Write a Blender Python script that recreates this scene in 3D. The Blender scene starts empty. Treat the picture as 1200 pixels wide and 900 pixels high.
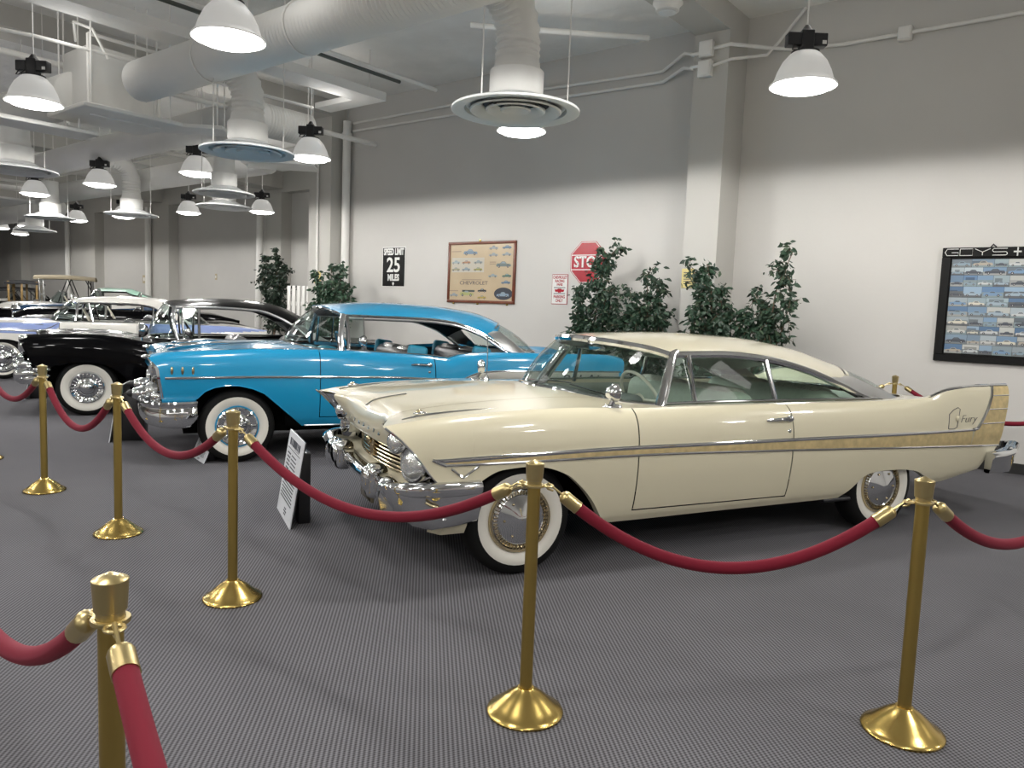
import bpy, bmesh, math, random
from mathutils import Vector, Matrix
from math import sin, cos, pi, radians, sqrt, atan2

random.seed(7)
C = bpy.context.scene.collection
sc = bpy.context.scene

# ------------------------------------------------------------------ camera, world, exposure
YAW, PITCH, ROLL, CAMH, FPX = radians(38.5), 0.0963, 0.03865, 1.49, 893.95
cd = bpy.data.cameras.new('camera'); cam = bpy.data.objects.new('camera', cd); C.objects.link(cam)
cd.sensor_fit = 'HORIZONTAL'; cd.sensor_width = 36.0; cd.lens = FPX / 1200 * 36.0
cd.clip_start = 0.05; cd.clip_end = 200
cam.matrix_world = (Matrix.Translation((0, 0, CAMH)) @ Matrix.Rotation(YAW, 4, 'Z')
                    @ Matrix.Rotation(pi / 2 - PITCH, 4, 'X') @ Matrix.Rotation(ROLL, 4, 'Z'))
sc.camera = cam
sc.view_settings.view_transform = 'Standard'
sc.view_settings.look = 'None'
sc.view_settings.gamma = 1.0
sc.view_settings.use_curve_mapping = False
sc.view_settings.exposure = 0.0
sc.cycles.diffuse_bounces = 6
LAMP_W = 195.0
UP_W = 10.0             # unseen fill light added above each lamp to brighten ceiling and upper walls          # watts of each added light
LENS_E = 12.0          # glow of each lamp's diffuser
w = bpy.data.worlds.new('world'); sc.world = w; w.use_nodes = True
w.node_tree.nodes['Background'].inputs[0].default_value = (0.9, 0.92, 1.0, 1)
w.node_tree.nodes['Background'].inputs[1].default_value = 0.05

# ------------------------------------------------------------------ materials
def mat(name, col, rough=0.5, metal=0.0, coat=0.0, spec=0.5, bump=None, var=None, emit=0.0):
    m = bpy.data.materials.new(name); m.use_nodes = True
    nt = m.node_tree; b = nt.nodes['Principled BSDF']
    b.inputs['Base Color'].default_value = (*col, 1)
    b.inputs['Roughness'].default_value = rough
    b.inputs['Metallic'].default_value = metal
    b.inputs['Coat Weight'].default_value = coat
    b.inputs['Coat Roughness'].default_value = 0.03; b.inputs['Coat IOR'].default_value = 1.38
    b.inputs['Specular IOR Level'].default_value = spec
    if emit:
        b.inputs['Emission Color'].default_value = (*col, 1); b.inputs['Emission Strength'].default_value = emit
    if bump or var:
        tc = nt.nodes.new('ShaderNodeTexCoord')
        n = nt.nodes.new('ShaderNodeTexNoise'); nt.links.new(tc.outputs['Object'], n.inputs['Vector'])
        n.inputs['Scale'].default_value = (bump or var)[0]; n.inputs['Detail'].default_value = 4
        if bump:
            bp = nt.nodes.new('ShaderNodeBump'); bp.inputs['Strength'].default_value = bump[1]
            bp.inputs['Distance'].default_value = bump[2]
            nt.links.new(n.outputs['Fac'], bp.inputs['Height']); nt.links.new(bp.outputs[0], b.inputs['Normal'])
        if var:
            n2 = nt.nodes.new('ShaderNodeTexNoise'); nt.links.new(tc.outputs['Object'], n2.inputs['Vector'])
            n2.inputs['Scale'].default_value = var[0]; n2.inputs['Detail'].default_value = 5
            cr = nt.nodes.new('ShaderNodeMapRange'); nt.links.new(n2.outputs['Fac'], cr.inputs['Value'])
            cr.inputs['From Min'].default_value = 0.3; cr.inputs['From Max'].default_value = 0.7
            cr.inputs['To Min'].default_value = 1 - var[1]; cr.inputs['To Max'].default_value = 1 + var[1]
            mx = nt.nodes.new('ShaderNodeVectorMath'); mx.operation = 'SCALE'
            mx.inputs[0].default_value = col; nt.links.new(cr.outputs[0], mx.inputs['Scale'])
            nt.links.new(mx.outputs[0], b.inputs['Base Color'])
    return m

def attr_mat(name, rough=0.6, coat=0.0):
    m = mat(name, (0.5, 0.5, 0.5), rough, coat=coat)
    a = m.node_tree.nodes.new('ShaderNodeAttribute'); a.attribute_name = 'Col'
    m.node_tree.links.new(a.outputs['Color'], m.node_tree.nodes['Principled BSDF'].inputs['Base Color'])
    return m

def glass_mat(name, tint=(0.80, 0.88, 0.86), refl=0.05):
    m = bpy.data.materials.new(name); m.use_nodes = True; nt = m.node_tree
    nt.nodes.remove(nt.nodes['Principled BSDF']); out = nt.nodes['Material Output']
    t = nt.nodes.new('ShaderNodeBsdfTransparent'); t.inputs[0].default_value = (*tint, 1)
    g = nt.nodes.new('ShaderNodeBsdfGlossy'); g.inputs['Roughness'].default_value = 0.02
    lw = nt.nodes.new('ShaderNodeLayerWeight'); lw.inputs['Blend'].default_value = 0.5
    pw = nt.nodes.new('ShaderNodeMath'); pw.operation = 'POWER'; pw.inputs[1].default_value = 4.0
    nt.links.new(lw.outputs['Facing'], pw.inputs[0])
    ma = nt.nodes.new('ShaderNodeMath'); ma.operation = 'MULTIPLY_ADD'
    ma.inputs[1].default_value = 0.75; ma.inputs[2].default_value = refl
    nt.links.new(pw.outputs[0], ma.inputs[0])
    mx = nt.nodes.new('ShaderNodeMixShader')
    nt.links.new(ma.outputs[0], mx.inputs[0]); nt.links.new(t.outputs[0], mx.inputs[1]); nt.links.new(g.outputs[0], mx.inputs[2])
    nt.links.new(mx.outputs[0], out.inputs['Surface'])
    return m

def carpet_mat():
    m = mat('carpet_grey', (0.13, 0.128, 0.135), 0.95, spec=0.1); nt = m.node_tree; b = nt.nodes['Principled BSDF']
    tc = nt.nodes.new('ShaderNodeTexCoord'); mp = nt.nodes.new('ShaderNodeMapping')
    mp.inputs['Rotation'].default_value = (0, 0, radians(45)); nt.links.new(tc.outputs['Object'], mp.inputs[0])
    sp = nt.nodes.new('ShaderNodeSeparateXYZ'); nt.links.new(mp.outputs[0], sp.inputs[0])
    def M(op, a, bb=None, c=None):
        n = nt.nodes.new('ShaderNodeMath'); n.operation = op
        for i, v in enumerate((a, bb, c)):
            if v is None: continue
            if isinstance(v, (int, float)): n.inputs[i].default_value = v
            else: nt.links.new(v, n.inputs[i])
        return n.outputs[0]
    K = 2 * pi / 0.0165
    rib = M('SINE', M('MULTIPLY', sp.outputs['Y'], K))
    bead = M('SINE', M('ADD', M('MULTIPLY', sp.outputs['X'], 2 * pi / 0.0125), M('MULTIPLY', sp.outputs['Y'], K * 0.5)))
    nz = nt.nodes.new('ShaderNodeTexNoise'); nz.inputs['Scale'].default_value = 1.1; nz.inputs['Detail'].default_value = 5
    nt.links.new(tc.outputs['Object'], nz.inputs['Vector'])
    v = M('MULTIPLY_ADD', rib, 0.42, 1.0)
    v = M('MULTIPLY_ADD', bead, 0.28, v)
    v = M('MULTIPLY', v, M('MULTIPLY_ADD', nz.outputs['Fac'], 0.35, 0.82))
    mx = nt.nodes.new('ShaderNodeVectorMath'); mx.operation = 'SCALE'; mx.inputs[0].default_value = (0.120, 0.118, 0.128)
    nt.links.new(v, mx.inputs['Scale']); nt.links.new(mx.outputs[0], b.inputs['Base Color'])
    bp = nt.nodes.new('ShaderNodeBump'); bp.inputs['Strength'].default_value = 0.35; bp.inputs['Distance'].default_value = 0.003
    nt.links.new(v, bp.inputs['Height']); nt.links.new(bp.outputs[0], b.inputs['Normal'])
    return m

M = {}
M['carpet'] = carpet_mat()
M['wall'] = mat('wall_cream', (0.575, 0.562, 0.537), 0.85, bump=(9, 0.15, 0.01), var=(0.8, 0.03), spec=0.2)
M['ceil'] = mat('ceiling_plaster', (0.82, 0.815, 0.79), 0.9, bump=(3.0, 0.6, 0.06), var=(1.2, 0.07), spec=0.15)
M['white'] = mat('white_enamel', (0.78, 0.77, 0.74), 0.55, var=(2, 0.03))
M['pillar'] = mat('pillar_paint', (0.50, 0.49, 0.46), 0.8, bump=(6, 0.15, 0.01), spec=0.2)
M['duct'] = mat('duct_paint', (0.74, 0.735, 0.71), 0.6, var=(1.5, 0.04))
M['diff'] = mat('diffuser_enamel', (0.66, 0.68, 0.68), 0.5)
M['shade'] = mat('lamp_shade', (0.72, 0.72, 0.71), 0.35)
b_ = M['shade'].node_tree.nodes['Principled BSDF']; b_.inputs['Emission Color'].default_value = (1, .98, .94, 1); b_.inputs['Emission Strength'].default_value = 0.22   # the opal shade glows a little
M['black'] = mat('black_plastic', (0.012, 0.012, 0.014), 0.4)
M['dark'] = mat('dark_cavity', (0.004, 0.004, 0.004), 0.9, spec=0.1)
M['base'] = mat('black_baseboard', (0.02, 0.02, 0.02), 0.5)
M['lens'] = mat('lamp_lens', (1, 0.98, 0.95), 0.5, emit=LENS_E)
M['chrome'] = mat('chrome', (0.68, 0.69, 0.70), 0.06, 1.0)
M['brushed'] = mat('brushed_steel', (0.62, 0.62, 0.62), 0.3, 1.0)
M['brass'] = mat('brass', (0.54, 0.39, 0.125), 0.24, 1.0)
M['brasspole'] = mat('polished_brass_tube', (0.46, 0.33, 0.10), 0.36, 1.0)
M['brasscap'] = mat('satin_brass', (0.56, 0.45, 0.22), 0.33, 1.0)
M['gold'] = mat('gold_anodised', (0.66, 0.53, 0.28), 0.42, 0.6, var=(22, 0.14))
M['goldbar'] = mat('gold_grille', (0.62, 0.52, 0.33), 0.2, 1.0)
M['velvet'] = mat('red_velvet', (0.155, 0.008, 0.020), 0.8, spec=0.2)
M['velvet'].node_tree.nodes['Principled BSDF'].inputs['Sheen Weight'].default_value = 0.12
M['velvet'].node_tree.nodes['Principled BSDF'].inputs['Sheen Tint'].default_value = (1, 0.35, 0.45, 1)
M['tire'] = mat('tyre_rubber', (0.006, 0.006, 0.006), 0.7, spec=0.2)
M['ww'] = mat('whitewall', (0.66, 0.64, 0.58), 0.5)
M['cream'] = mat('cream_paint', (0.62, 0.575, 0.425), 0.32, coat=1.0, spec=.3)
M['blue'] = mat('turquoise_paint', (0.008, 0.245, 0.46), 0.3, coat=1.0, spec=.3)
M['blk'] = mat('black_paint', (0.0015, 0.0015, 0.002), 0.3, coat=.6, spec=.02)
M['blk'].node_tree.nodes['Principled BSDF'].inputs['Coat IOR'].default_value = 1.28
M['lav'] = mat('lavender_paint', (0.24, 0.31, 0.57), 0.3, coat=.8, spec=.2)
M['wht'] = mat('white_paint', (0.66, 0.65, 0.61), 0.3, coat=1.0)
M['mint'] = mat('mint_paint', (0.36, 0.60, 0.48), 0.3, coat=1.0)
M['beige'] = mat('canvas_beige', (0.30, 0.26, 0.18), 0.9)
M['wood'] = mat('varnished_wood', (0.42, 0.27, 0.10), 0.4, var=(6, 0.2))
M['navy'] = mat('dark_blue_paint', (0.012, 0.05, 0.12), 0.25, coat=1.0)
M['glass'] = glass_mat('clear_glass')
M['glassg'] = glass_mat('green_tint_glass', (0.80, 0.90, 0.86), 0.07)
M['lampglass'] = mat('headlamp_glass', (0.75, 0.77, 0.77), 0.10, 0.75, bump=(90, 0.5, 0.004))
M['seatg'] = mat('sage_vinyl', (0.45, 0.50, 0.42), 0.45, var=(30, 0.06))
M['seatp'] = mat('silver_brocade', (0.42, 0.40, 0.34), 0.4, 0.3, var=(60, 0.3))
M['seatk'] = mat('black_vinyl', (0.015, 0.016, 0.018), 0.4)
M['seats'] = mat('silver_vinyl', (0.45, 0.46, 0.47), 0.25, 0.6)
M['int'] = mat('grey_interior', (0.10, 0.11, 0.10), 0.6)
M['intg'] = mat('sage_interior', (0.36, 0.39, 0.34), 0.6)
M['intk'] = mat('dark_interior', (0.012, 0.013, 0.015), 0.6)
M['intb'] = mat('turquoise_interior', (0.02, 0.22, 0.34), 0.5)
M['ivory'] = mat('ivory_plastic', (0.70, 0.66, 0.55), 0.3)
M['card'] = mat('white_card', (0.72, 0.74, 0.78), 0.4)
M['ink'] = mat('dark_ink', (0.05, 0.055, 0.07), 0.6)
M['blackgloss'] = mat('black_enamel', (0.006, 0.006, 0.006), 0.45, spec=0.15)
M['signw'] = mat('sign_white', (0.72, 0.72, 0.70), 0.4)
M['red'] = mat('sign_red', (0.36, 0.012, 0.025), 0.25)
M['mahog'] = mat('mahogany_frame', (0.14, 0.035, 0.015), 0.35, var=(12, 0.2))
M['poster'] = mat('poster_tan', (0.50, 0.40, 0.27), 0.25, var=(3, 0.04))
M['print'] = attr_mat('printed_colours', 0.45)
M['leaf'] = attr_mat('leaf_green', 0.45)
M['bark'] = mat('bark', (0.13, 0.09, 0.06), 0.9)
M['pot'] = mat('dark_pot', (0.03, 0.03, 0.03), 0.5)
M['yellow'] = mat('yellow_notice', (0.62, 0.52, 0.22), 0.6)
M['plate'] = mat('beige_plate', (0.45, 0.38, 0.25), 0.5)

# ------------------------------------------------------------------ mesh helpers
class MB:
    def __init__(self): self.v, self.f, self.c = [], [], []
    def add(self, vs, fs, col=None):
        n = len(self.v); self.v += [tuple(p) for p in vs]
        self.f += [tuple(i + n for i in f) for f in fs]; self.c += [col] * len(fs)
        return self
    def box(self, c, s, rot=None, col=None):
        vs = []
        for i in range(8):
            p = Vector(((i & 1) - .5, ((i >> 1) & 1) - .5, ((i >> 2) & 1) - .5))
            p = Vector((p.x * s[0], p.y * s[1], p.z * s[2]))
            if rot is not None: p = rot @ p
            vs.append(p + Vector(c))
        return self.add(vs, [(0, 2, 3, 1), (4, 5, 7, 6), (0, 1, 5, 4), (2, 6, 7, 3), (0, 4, 6, 2), (1, 3, 7, 5)], col)
    def box2(self, a, b, col=None):
        return self.box([(a[i] + b[i]) / 2 for i in range(3)], [abs(b[i] - a[i]) for i in range(3)], None, col)
    def rbox(self, c, s, r, seg=3, rot=None):
        bm = bmesh.new(); bmesh.ops.create_cube(bm, size=1)
        for v in bm.verts: v.co = Vector((v.co.x * s[0], v.co.y * s[1], v.co.z * s[2]))
        bmesh.ops.bevel(bm, geom=bm.edges[:], offset=min(r, min(s) * .49), segments=seg, profile=0.5, affect='EDGES')
        bm.verts.index_update()
        self.add([((rot @ v.co) if rot is not None else v.co) + Vector(c) for v in bm.verts],
                 [[v.index for v in f.verts] for f in bm.faces])
        bm.free(); return self
    def grid(self, rows, close=False, col=None):
        n, m = len(rows), len(rows[0]); vs = [p for r in rows for p in r]; fs = []
        for i in range(n - 1):
            for j in range(m if close else m - 1):
                k = (j + 1) % m
                fs.append((i * m + j, i * m + k, (i + 1) * m + k, (i + 1) * m + j))
        return self.add(vs, fs, col)
    def tube(self, path, r, n=10, caps=True, sy=1.0):
        P = [Vector(p) for p in path]; rows = []; up = None
        for i, p in enumerate(P):
            t = (P[min(i + 1, len(P) - 1)] - P[max(i - 1, 0)]).normalized()
            if up is None:
                up = Vector((0, 0, 1)) if abs(t.z) < .9 else Vector((1, 0, 0))
            a = (up - t * up.dot(t)).normalized(); b = t.cross(a); up = a
            rr = r[i] if isinstance(r, (list, tuple)) else r
            rows.append([p + (a * sin(2 * pi * k / n) + b * cos(2 * pi * k / n) * sy) * rr for k in range(n)])
        self.grid(rows, True)
        if caps:
            for row, rev in ((rows[0], True), (rows[-1], False)):
                self.add(row, [tuple(reversed(range(n))) if rev else tuple(range(n))])
        return self
    def lathe(self, prof, n=32, mtx=None):
        rows = []
        for r, z in prof:
            row = [Vector((max(r, 1e-4) * cos(2 * pi * k / n), max(r, 1e-4) * sin(2 * pi * k / n), z)) for k in range(n)]
            rows.append([mtx @ p for p in row] if mtx is not None else row)
        return self.grid(rows, True)
    def ellip(self, c, s, nu=16, nv=10, rot=None):
        rows = []
        for i in range(nv + 1):
            a = pi * i / nv; row = []
            for k in range(nu):
                p = Vector((max(sin(a), 1e-3) * cos(2 * pi * k / nu) * s[0], max(sin(a), 1e-3) * sin(2 * pi * k / nu) * s[1], cos(a) * s[2]))
                row.append((rot @ p if rot is not None else p) + Vector(c))
            rows.append(row)
        return self.grid(rows, True)
    def prism(self, poly, a, b, col=None):
        """poly: list of functions-free 2-D points already mapped by a(p) and b(p) to front and back 3-D points"""
        n = len(poly); F = [a(p) for p in poly]; B = [b(p) for p in poly]
        return self.add(F + B, [tuple(range(n)), tuple(reversed(range(n, 2 * n)))]
                        + [(i, i + n, (i + 1) % n + n, (i + 1) % n) for i in range(n)], col)
    def mirror_y(self):
        n = len(self.v); self.v += [(x, -y, z) for x, y, z in self.v]
        self.f += [tuple(i + n for i in reversed(f)) for f in self.f]; self.c += self.c
        return self
    def build(self, name, m, parent=None, ang=40, normals=True, weld=True, flat=False):
        me = bpy.data.meshes.new(name)
        bm = bmesh.new(); vs = [bm.verts.new(p) for p in self.v]
        lay = bm.loops.layers.float_color.new('Col') if any(c is not None for c in self.c) else None
        for f, c in zip(self.f, self.c):
            try: fc = bm.faces.new([vs[i] for i in f])
            except ValueError: continue
            if lay is not None and c is not None:
                for l in fc.loops: l[lay] = (*c, 1)
        if weld: bmesh.ops.remove_doubles(bm, verts=bm.verts[:], dist=0.0002)
        if normals: bmesh.ops.recalc_face_normals(bm, faces=bm.faces[:])
        bm.to_mesh(me); bm.free()
        if not flat:
            me.shade_smooth(); me.set_sharp_from_angle(angle=radians(ang))
        me.materials.append(M[m] if isinstance(m, str) else m)
        o = bpy.data.objects.new(name, me); C.objects.link(o)
        if parent is not None: o.parent = parent
        return o

def tag(o, label, cat, group=None, kind=None):
    if label: o['label'] = label
    if cat: o['category'] = cat
    if group: o['group'] = group
    if kind: o['kind'] = kind
    return o
def thing(name, label, cat, loc=(0, 0, 0), rz=0.0, group=None):
    o = bpy.data.objects.new(name, None); C.objects.link(o); o.empty_display_size = .1
    o.location = loc; o.rotation_euler = (0, 0, rz)
    return tag(o, label, cat, group)
def struct(name, mb, m, **k):
    o = mb.build(name, m, **k); o['kind'] = 'structure'; return o
def copy_tree(o, parent=None):
    c = o.copy(); C.objects.link(c)
    if parent is not None: c.parent = parent
    for ch in o.children: copy_tree(ch, c)
    return c
def text(body, size, mtx, m, parent=None, name='lettering', ext=0.002, sx=1.0, bold=0.0, align='CENTER'):
    cu = bpy.data.curves.new('t', 'FONT'); cu.body = body; cu.size = size; cu.extrude = ext; cu.offset = bold
    cu.align_x = align; cu.align_y = 'CENTER'; cu.resolution_u = 3
    o = bpy.data.objects.new('t', cu); C.objects.link(o)
    dg = bpy.context.evaluated_depsgraph_get()
    me = bpy.data.meshes.new_from_object(o.evaluated_get(dg)); bpy.data.objects.remove(o)
    me.transform(mtx @ Matrix.Diagonal((sx, 1, 1, 1)))
    me.materials.clear(); me.materials.append(M[m]); me.name = name
    t = bpy.data.objects.new(name, me); C.objects.link(t)
    if parent is not None: t.parent = parent
    return t
def cub(keys):
    """monotone cubic through (x, y) keys"""
    X = [k[0] for k in keys]; Y = [k[1] for k in keys]; n = len(X)
    if n == 1: return lambda x: Y[0]
    d = [(Y[i + 1] - Y[i]) / (X[i + 1] - X[i]) for i in range(n - 1)]
    m = [d[0]] + [0 if d[i - 1] * d[i] <= 0 else 2 * d[i - 1] * d[i] / (d[i - 1] + d[i]) for i in range(1, n - 1)] + [d[-1]]
    def f(x):
        if x <= X[0]: return Y[0]
        if x >= X[-1]: return Y[-1]
        i = 0
        while x > X[i + 1]: i += 1
        h = X[i + 1] - X[i]; t = (x - X[i]) / h
        return ((2 * t ** 3 - 3 * t ** 2 + 1) * Y[i] + (t ** 3 - 2 * t ** 2 + t) * h * m[i]
                + (-2 * t ** 3 + 3 * t ** 2) * Y[i + 1] + (t ** 3 - t ** 2) * h * m[i + 1])
    return f
def curve3(ctrl, n):
    """n+1 points on a smooth curve through 3-D control points"""
    k = range(len(ctrl)); fs = [cub([(i, ctrl[i][a]) for i in k]) for a in range(3)]
    L = [0]
    for i in k[1:]: L.append(L[-1] + (Vector(ctrl[i]) - Vector(ctrl[i - 1])).length)
    out = []
    for j in range(n + 1):
        s = L[-1] * j / n; i = 0
        while i < len(L) - 2 and s > L[i + 1]: i += 1
        t = i + (s - L[i]) / (L[i + 1] - L[i]); out.append(Vector([f(t) for f in fs]))
    return out
def lerp(a, b, t): return a + (b - a) * t
def frange(a, b, step):
    n = max(1, int(round((b - a) / step))); return [a + (b - a) * i / n for i in range(n + 1)]

# ------------------------------------------------------------------ the room
WY, FY, CZ = 9.4, 13.5, 5.18          # sign wall, far wall, ceiling height
XL, XR, YF = -46.0, 8.0, -7.0
struct('floor', MB().box2((XL, YF, -.1), (XR, FY + .3, 0)), 'carpet', flat=True)
struct('ceiling', MB().box2((XL, YF, CZ), (XR, FY + .3, CZ + .15)), 'ceil', flat=True)
struct('wall_back', MB().box2((-12.3, WY, 0), (XR, WY + .25, CZ)), 'wall', flat=True)
struct('wall_alcove', MB().box2((-12.3, WY + .25, 0), (-12.05, FY, CZ)), 'wall', flat=True)
struct('wall_far', MB().box2((XL, FY, 0), (-12.05, FY + .25, CZ)), 'wall', flat=True)
struct('wall_left', MB().box2((XL - .2, YF, 0), (XL, FY + .25, CZ)), 'wall', flat=True)
struct('wall_right', MB().box2((XR, YF, 0), (XR + .2, WY + .25, CZ)), 'wall', flat=True)
struct('wall_front', MB().box2((XL, YF - .2, 0), (XR, YF, CZ)), 'wall', flat=True)
struct('baseboard_back', MB().box2((-3.95, WY - .02, 0), (XR, WY, .11)).box2((-11.65, WY - .02, 0), (-4.39, WY, .11)), 'base', flat=True)
struct('baseboard_far', MB().box2((XL, FY - .02, 0), (-12.3, FY, .11)), 'base', flat=True)
# pillars engaged in the walls
struct('pillar_right', MB().box2((-4.39, 8.85, 0), (-3.95, WY, 4.9)), 'pillar', flat=True)
struct('pillar_corner', MB().box2((-12.3, 9.06, 0), (-11.65, WY, 4.9)), 'pillar', flat=True)
for i, (a, b) in enumerate([(-19.9, -19.15), (-26.9, -25.6), (-33.4, -31.3), (-40.2, -38.8)]):
    struct('pillar_far_%d' % (i + 1), MB().box2((a, FY - .35, 0), (b, FY, 4.6)), 'pillar', flat=True)
# ceiling beams over the pillars, and a header along the far wall
for i, (a, b, y1) in enumerate([(-4.39, -3.95, WY), (-12.3, -11.65, WY), (-19.9, -19.15, FY), (-26.9, -26.1, FY), (-33.4, -32.6, FY), (-40.2, -39.4, FY)]):
    struct('beam_%d' % (i + 1), MB().box2((a, YF, 4.9 if i < 2 else 4.7), (b, y1 - (.3 if y1 == FY else .0), CZ)), 'pillar', flat=True)
struct('beam_far', MB().box2((XL, FY - .3, 4.6), (-12.3, FY, CZ)), 'pillar', flat=True)

# pipes on and above the walls
def pipe(name, path, r, label, m='white', n=10, cat='pipe'):
    return tag(MB().tube(path, r, n).build(name, m), label, cat)
# drain pipe with its collar
t = pipe('drain_pipe', [(-11.5, 9.29, 0), (-11.5, 9.29, 4.83)], .075, 'white vertical drain pipe beside the pillar near the speed limit sign', n=16)
MB().lathe([(.09, 4.5), (.10, 4.52), (.10, 4.6), (.09, 4.62)], 16, Matrix.Translation((-11.5, 9.29, 0))).build('pipe_collar', 'white', t)
def strip_path(pts, r=.05): return pts
pipe('conduit', [(-11.4, 9.36, 4.80), (-7.665, 9.36, 4.795), (-5.1, 9.36, 4.72), (-4.73, 9.25, 4.86), (-4.43, 9.0, 4.72), (-4.41, 8.82, 4.67), (-4.26, 8.82, 4.67)], .022, 'upper white conduit running along the top of the sign wall to the pillar')
pipe('conduit', [(-11.4, 9.36, 4.66), (-7.0, 9.36, 4.62), (-5.08, 9.36, 4.585), (-4.73, 9.25, 4.68), (-4.43, 9.0, 4.55), (-4.41, 8.82, 4.52), (-4.26, 8.82, 4.52)], .022, 'lower white conduit running along the top of the sign wall to the pillar')
for z, s in ((4.70, 'upper'), (4.47, 'lower')):
    b = MB().rbox((-4.22, 8.81, z), (.17, .08, .19), .01).build('junction_box', 'white')
    tag(b, s + ' of the two white electrical boxes on the pillar above the plants', 'electrical box')
    MB().rbox((-4.22, 8.766, z), (.14, .012, .16), .004).build('cover', 'white', b)
pipe('conduit', [(-4.13, 8.82, 4.70), (-3.92, 8.82, 4.71), (-3.60, 9.30, 4.74), (-3.4, 9.36, 4.71), (-2.8, 9.36, 4.66), (-1.07, 9.36, 4.66), (2.5, 9.36, 4.66)], .022, 'white conduit running right from the pillar along the upper wall')
pipe('conduit', [(-4.13, 8.82, 4.50), (-3.92, 8.86, 4.55), (-3.65, 9.26, 4.66), (-3.55, 9.33, 4.80), (-3.25, 9.36, 5.16)], .018, 'thin white conduit rising from the pillar to the ceiling behind the right lamp')
b = MB().rbox((-2.154, 9.36, 4.655), (.14, .09, .15), .012).build('junction_box', 'white')
tag(b, 'white electrical box on the wall conduit right of the lamp', 'electrical box')
MB().rbox((-2.154, 9.31, 4.655), (.115, .012, .125), .004).build('cover', 'white', b)
pipe('sprinkler_pipe', [(-6.6, 7.2, 4.95), (-4.95, 8.7, 4.93)], .035, 'white ceiling pipe behind the big diffuser, ending near the pillar')
pipe('conduit', [(-19.0, 9.35, 4.45), (-12.2, 9.0, 4.45), (-12.0, 9.03, 4.2), (-12.0, 9.03, 0.0)], .02, 'thin white conduit going down the corner pillar')
for i, x in enumerate((-20.2, -26.9, -33.6)):
    pipe('downpipe', [(x + (.1 if i else .2), FY - .47, 4.55), (x + .1, FY - .47, 0)], .10, ['white downpipe on the far wall nearest to the corner pillar', 'white downpipe on the far wall right of the antique touring car', 'white downpipe on the far wall near the left edge'][i], n=12)
# smoke detector on the beam
o = MB().lathe([(0, 4.9), (.16, 4.9), (.165, 4.875), (.13, 4.84), (.125, 4.80), (.06, 4.785), (0, 4.785)], 28, Matrix.Translation((-4.2, 7.75, 0))).build('ceiling_speaker', 'white')
tag(o, 'round white ceiling fitting under the beam at upper right', 'ceiling fitting')
MB().lathe([(.1, 4.787), (.095, 4.78), (0, 4.778)], 28, Matrix.Translation((-4.2, 7.75, 0))).build('grille', 'diff', o)

# yellow notices, outlets and a white slatted screen
def plate(name, c, sx, sz, m, label, cat, y=None):
    o = MB().rbox(c, (sx, .012, sz), .003, 1).build(name, m); tag(o, label, cat)
    return o
n1 = plate('notice', (-4.3, 8.842, 1.97), .17, .24, 'yellow', 'small yellow paper notice on the pillar, partly behind leaves', 'notice')
n2 = plate('notice', (-12.0, 9.05, 1.97), .2, .22, 'yellow', 'small yellow notice on the corner pillar behind the leafy plant', 'notice')
for n_, (cx, cy) in ((n1, (-4.3, 8.834)), (n2, (-12.0, 9.042))):
    q = MB()
    for k in range(6): q.box((cx, cy, 2.04 - k * .027), (.11, .003, .009))
    q.build('print_lines', 'ink', n_)
for i, (x, z, sx, sz, m, lb) in enumerate([(-20.8, 2.22, .3, .3, 'plate', 'beige wall plate nearest the tall dark ficus'), (-28.05, 2.1, .26, .3, 'plate', 'beige wall plate on the far wall above the mint roofed car'),
                                           (-33.6, 2.4, .22, .36, 'black', 'small dark wall plate above the antique touring car'), (-23.2, 2.2, .12, .2, 'plate', 'small grey switch plate on the far wall above the black car roof')]):
    o = plate('wall_plate', (x, FY - .007, z), sx, sz, m, lb, 'wall plate')
    MB().box((x, FY - .016, z), (sx * .35, .012, sz * .4)).build('switch', 'white' if m == 'plate' else 'black', o)
t = thing('slatted_screen', 'white slatted picket screen between the two ficus plants', 'screen', (-15.35, 11.6, 0), radians(25))
for k in range(13): MB().rbox((-.78 + k * .13, 0, .94), (.085, .03, 1.88), .006, 1).build('slat', 'white', t)
q = MB()
for z in (.25, 1.45): q.rbox((0, .035, z), (1.66, .03, .1), .006, 1)
q.build('rail', 'white', t)

# ------------------------------------------------------------------ ducts, trays and panels under the ceiling
def ribbed(path, r, n=32, step=.05, amp=.008):
    P = [Vector(p) for p in path]; out = [P[0]]; 
    for a, b in zip(P, P[1:]):
        k = max(1, int((b - a).length / (step / 2)))
        out += [a.lerp(b, (i + 1) / k) for i in range(k)]
    return MB().tube(out, [r + (amp if i % 2 else -amp) for i in range(len(out))], n)
def arc(c, a, b, r, n=14):   # quarter bend: centre c, from c+a*r to c+b*r
    c, a, b = Vector(c), Vector(a), Vector(b)
    return [c + a * r * cos(pi / 2 * i / n) + b * r * sin(pi / 2 * i / n) for i in range(n + 1)]
def duct(path, r, label, hang=()):
    o = tag(ribbed(path, r).build('air_duct', 'duct', ang=60), label, 'duct')
    for x, y, z in hang:
        MB().tube([(x, y, CZ), (x, y, z + r)], .012, 6).tube([(x + 0.0, y + (r + .012) * cos(a), z + (r + .012) * sin(a)) for a in [2 * pi * k / 24 for k in range(25)]], .01, 6, False).build('hanger', 'white', o)
    return o
duct([(-9.3, 4.45, 4.0), (-6.4, 4.45, 4.0), (2.5, 4.45, 4.0)], .225, 'big round grey duct crossing the top of the picture', hang=[(-7.75, 4.45, 4.0), (-6.15, 4.45, 4.0)])
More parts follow.
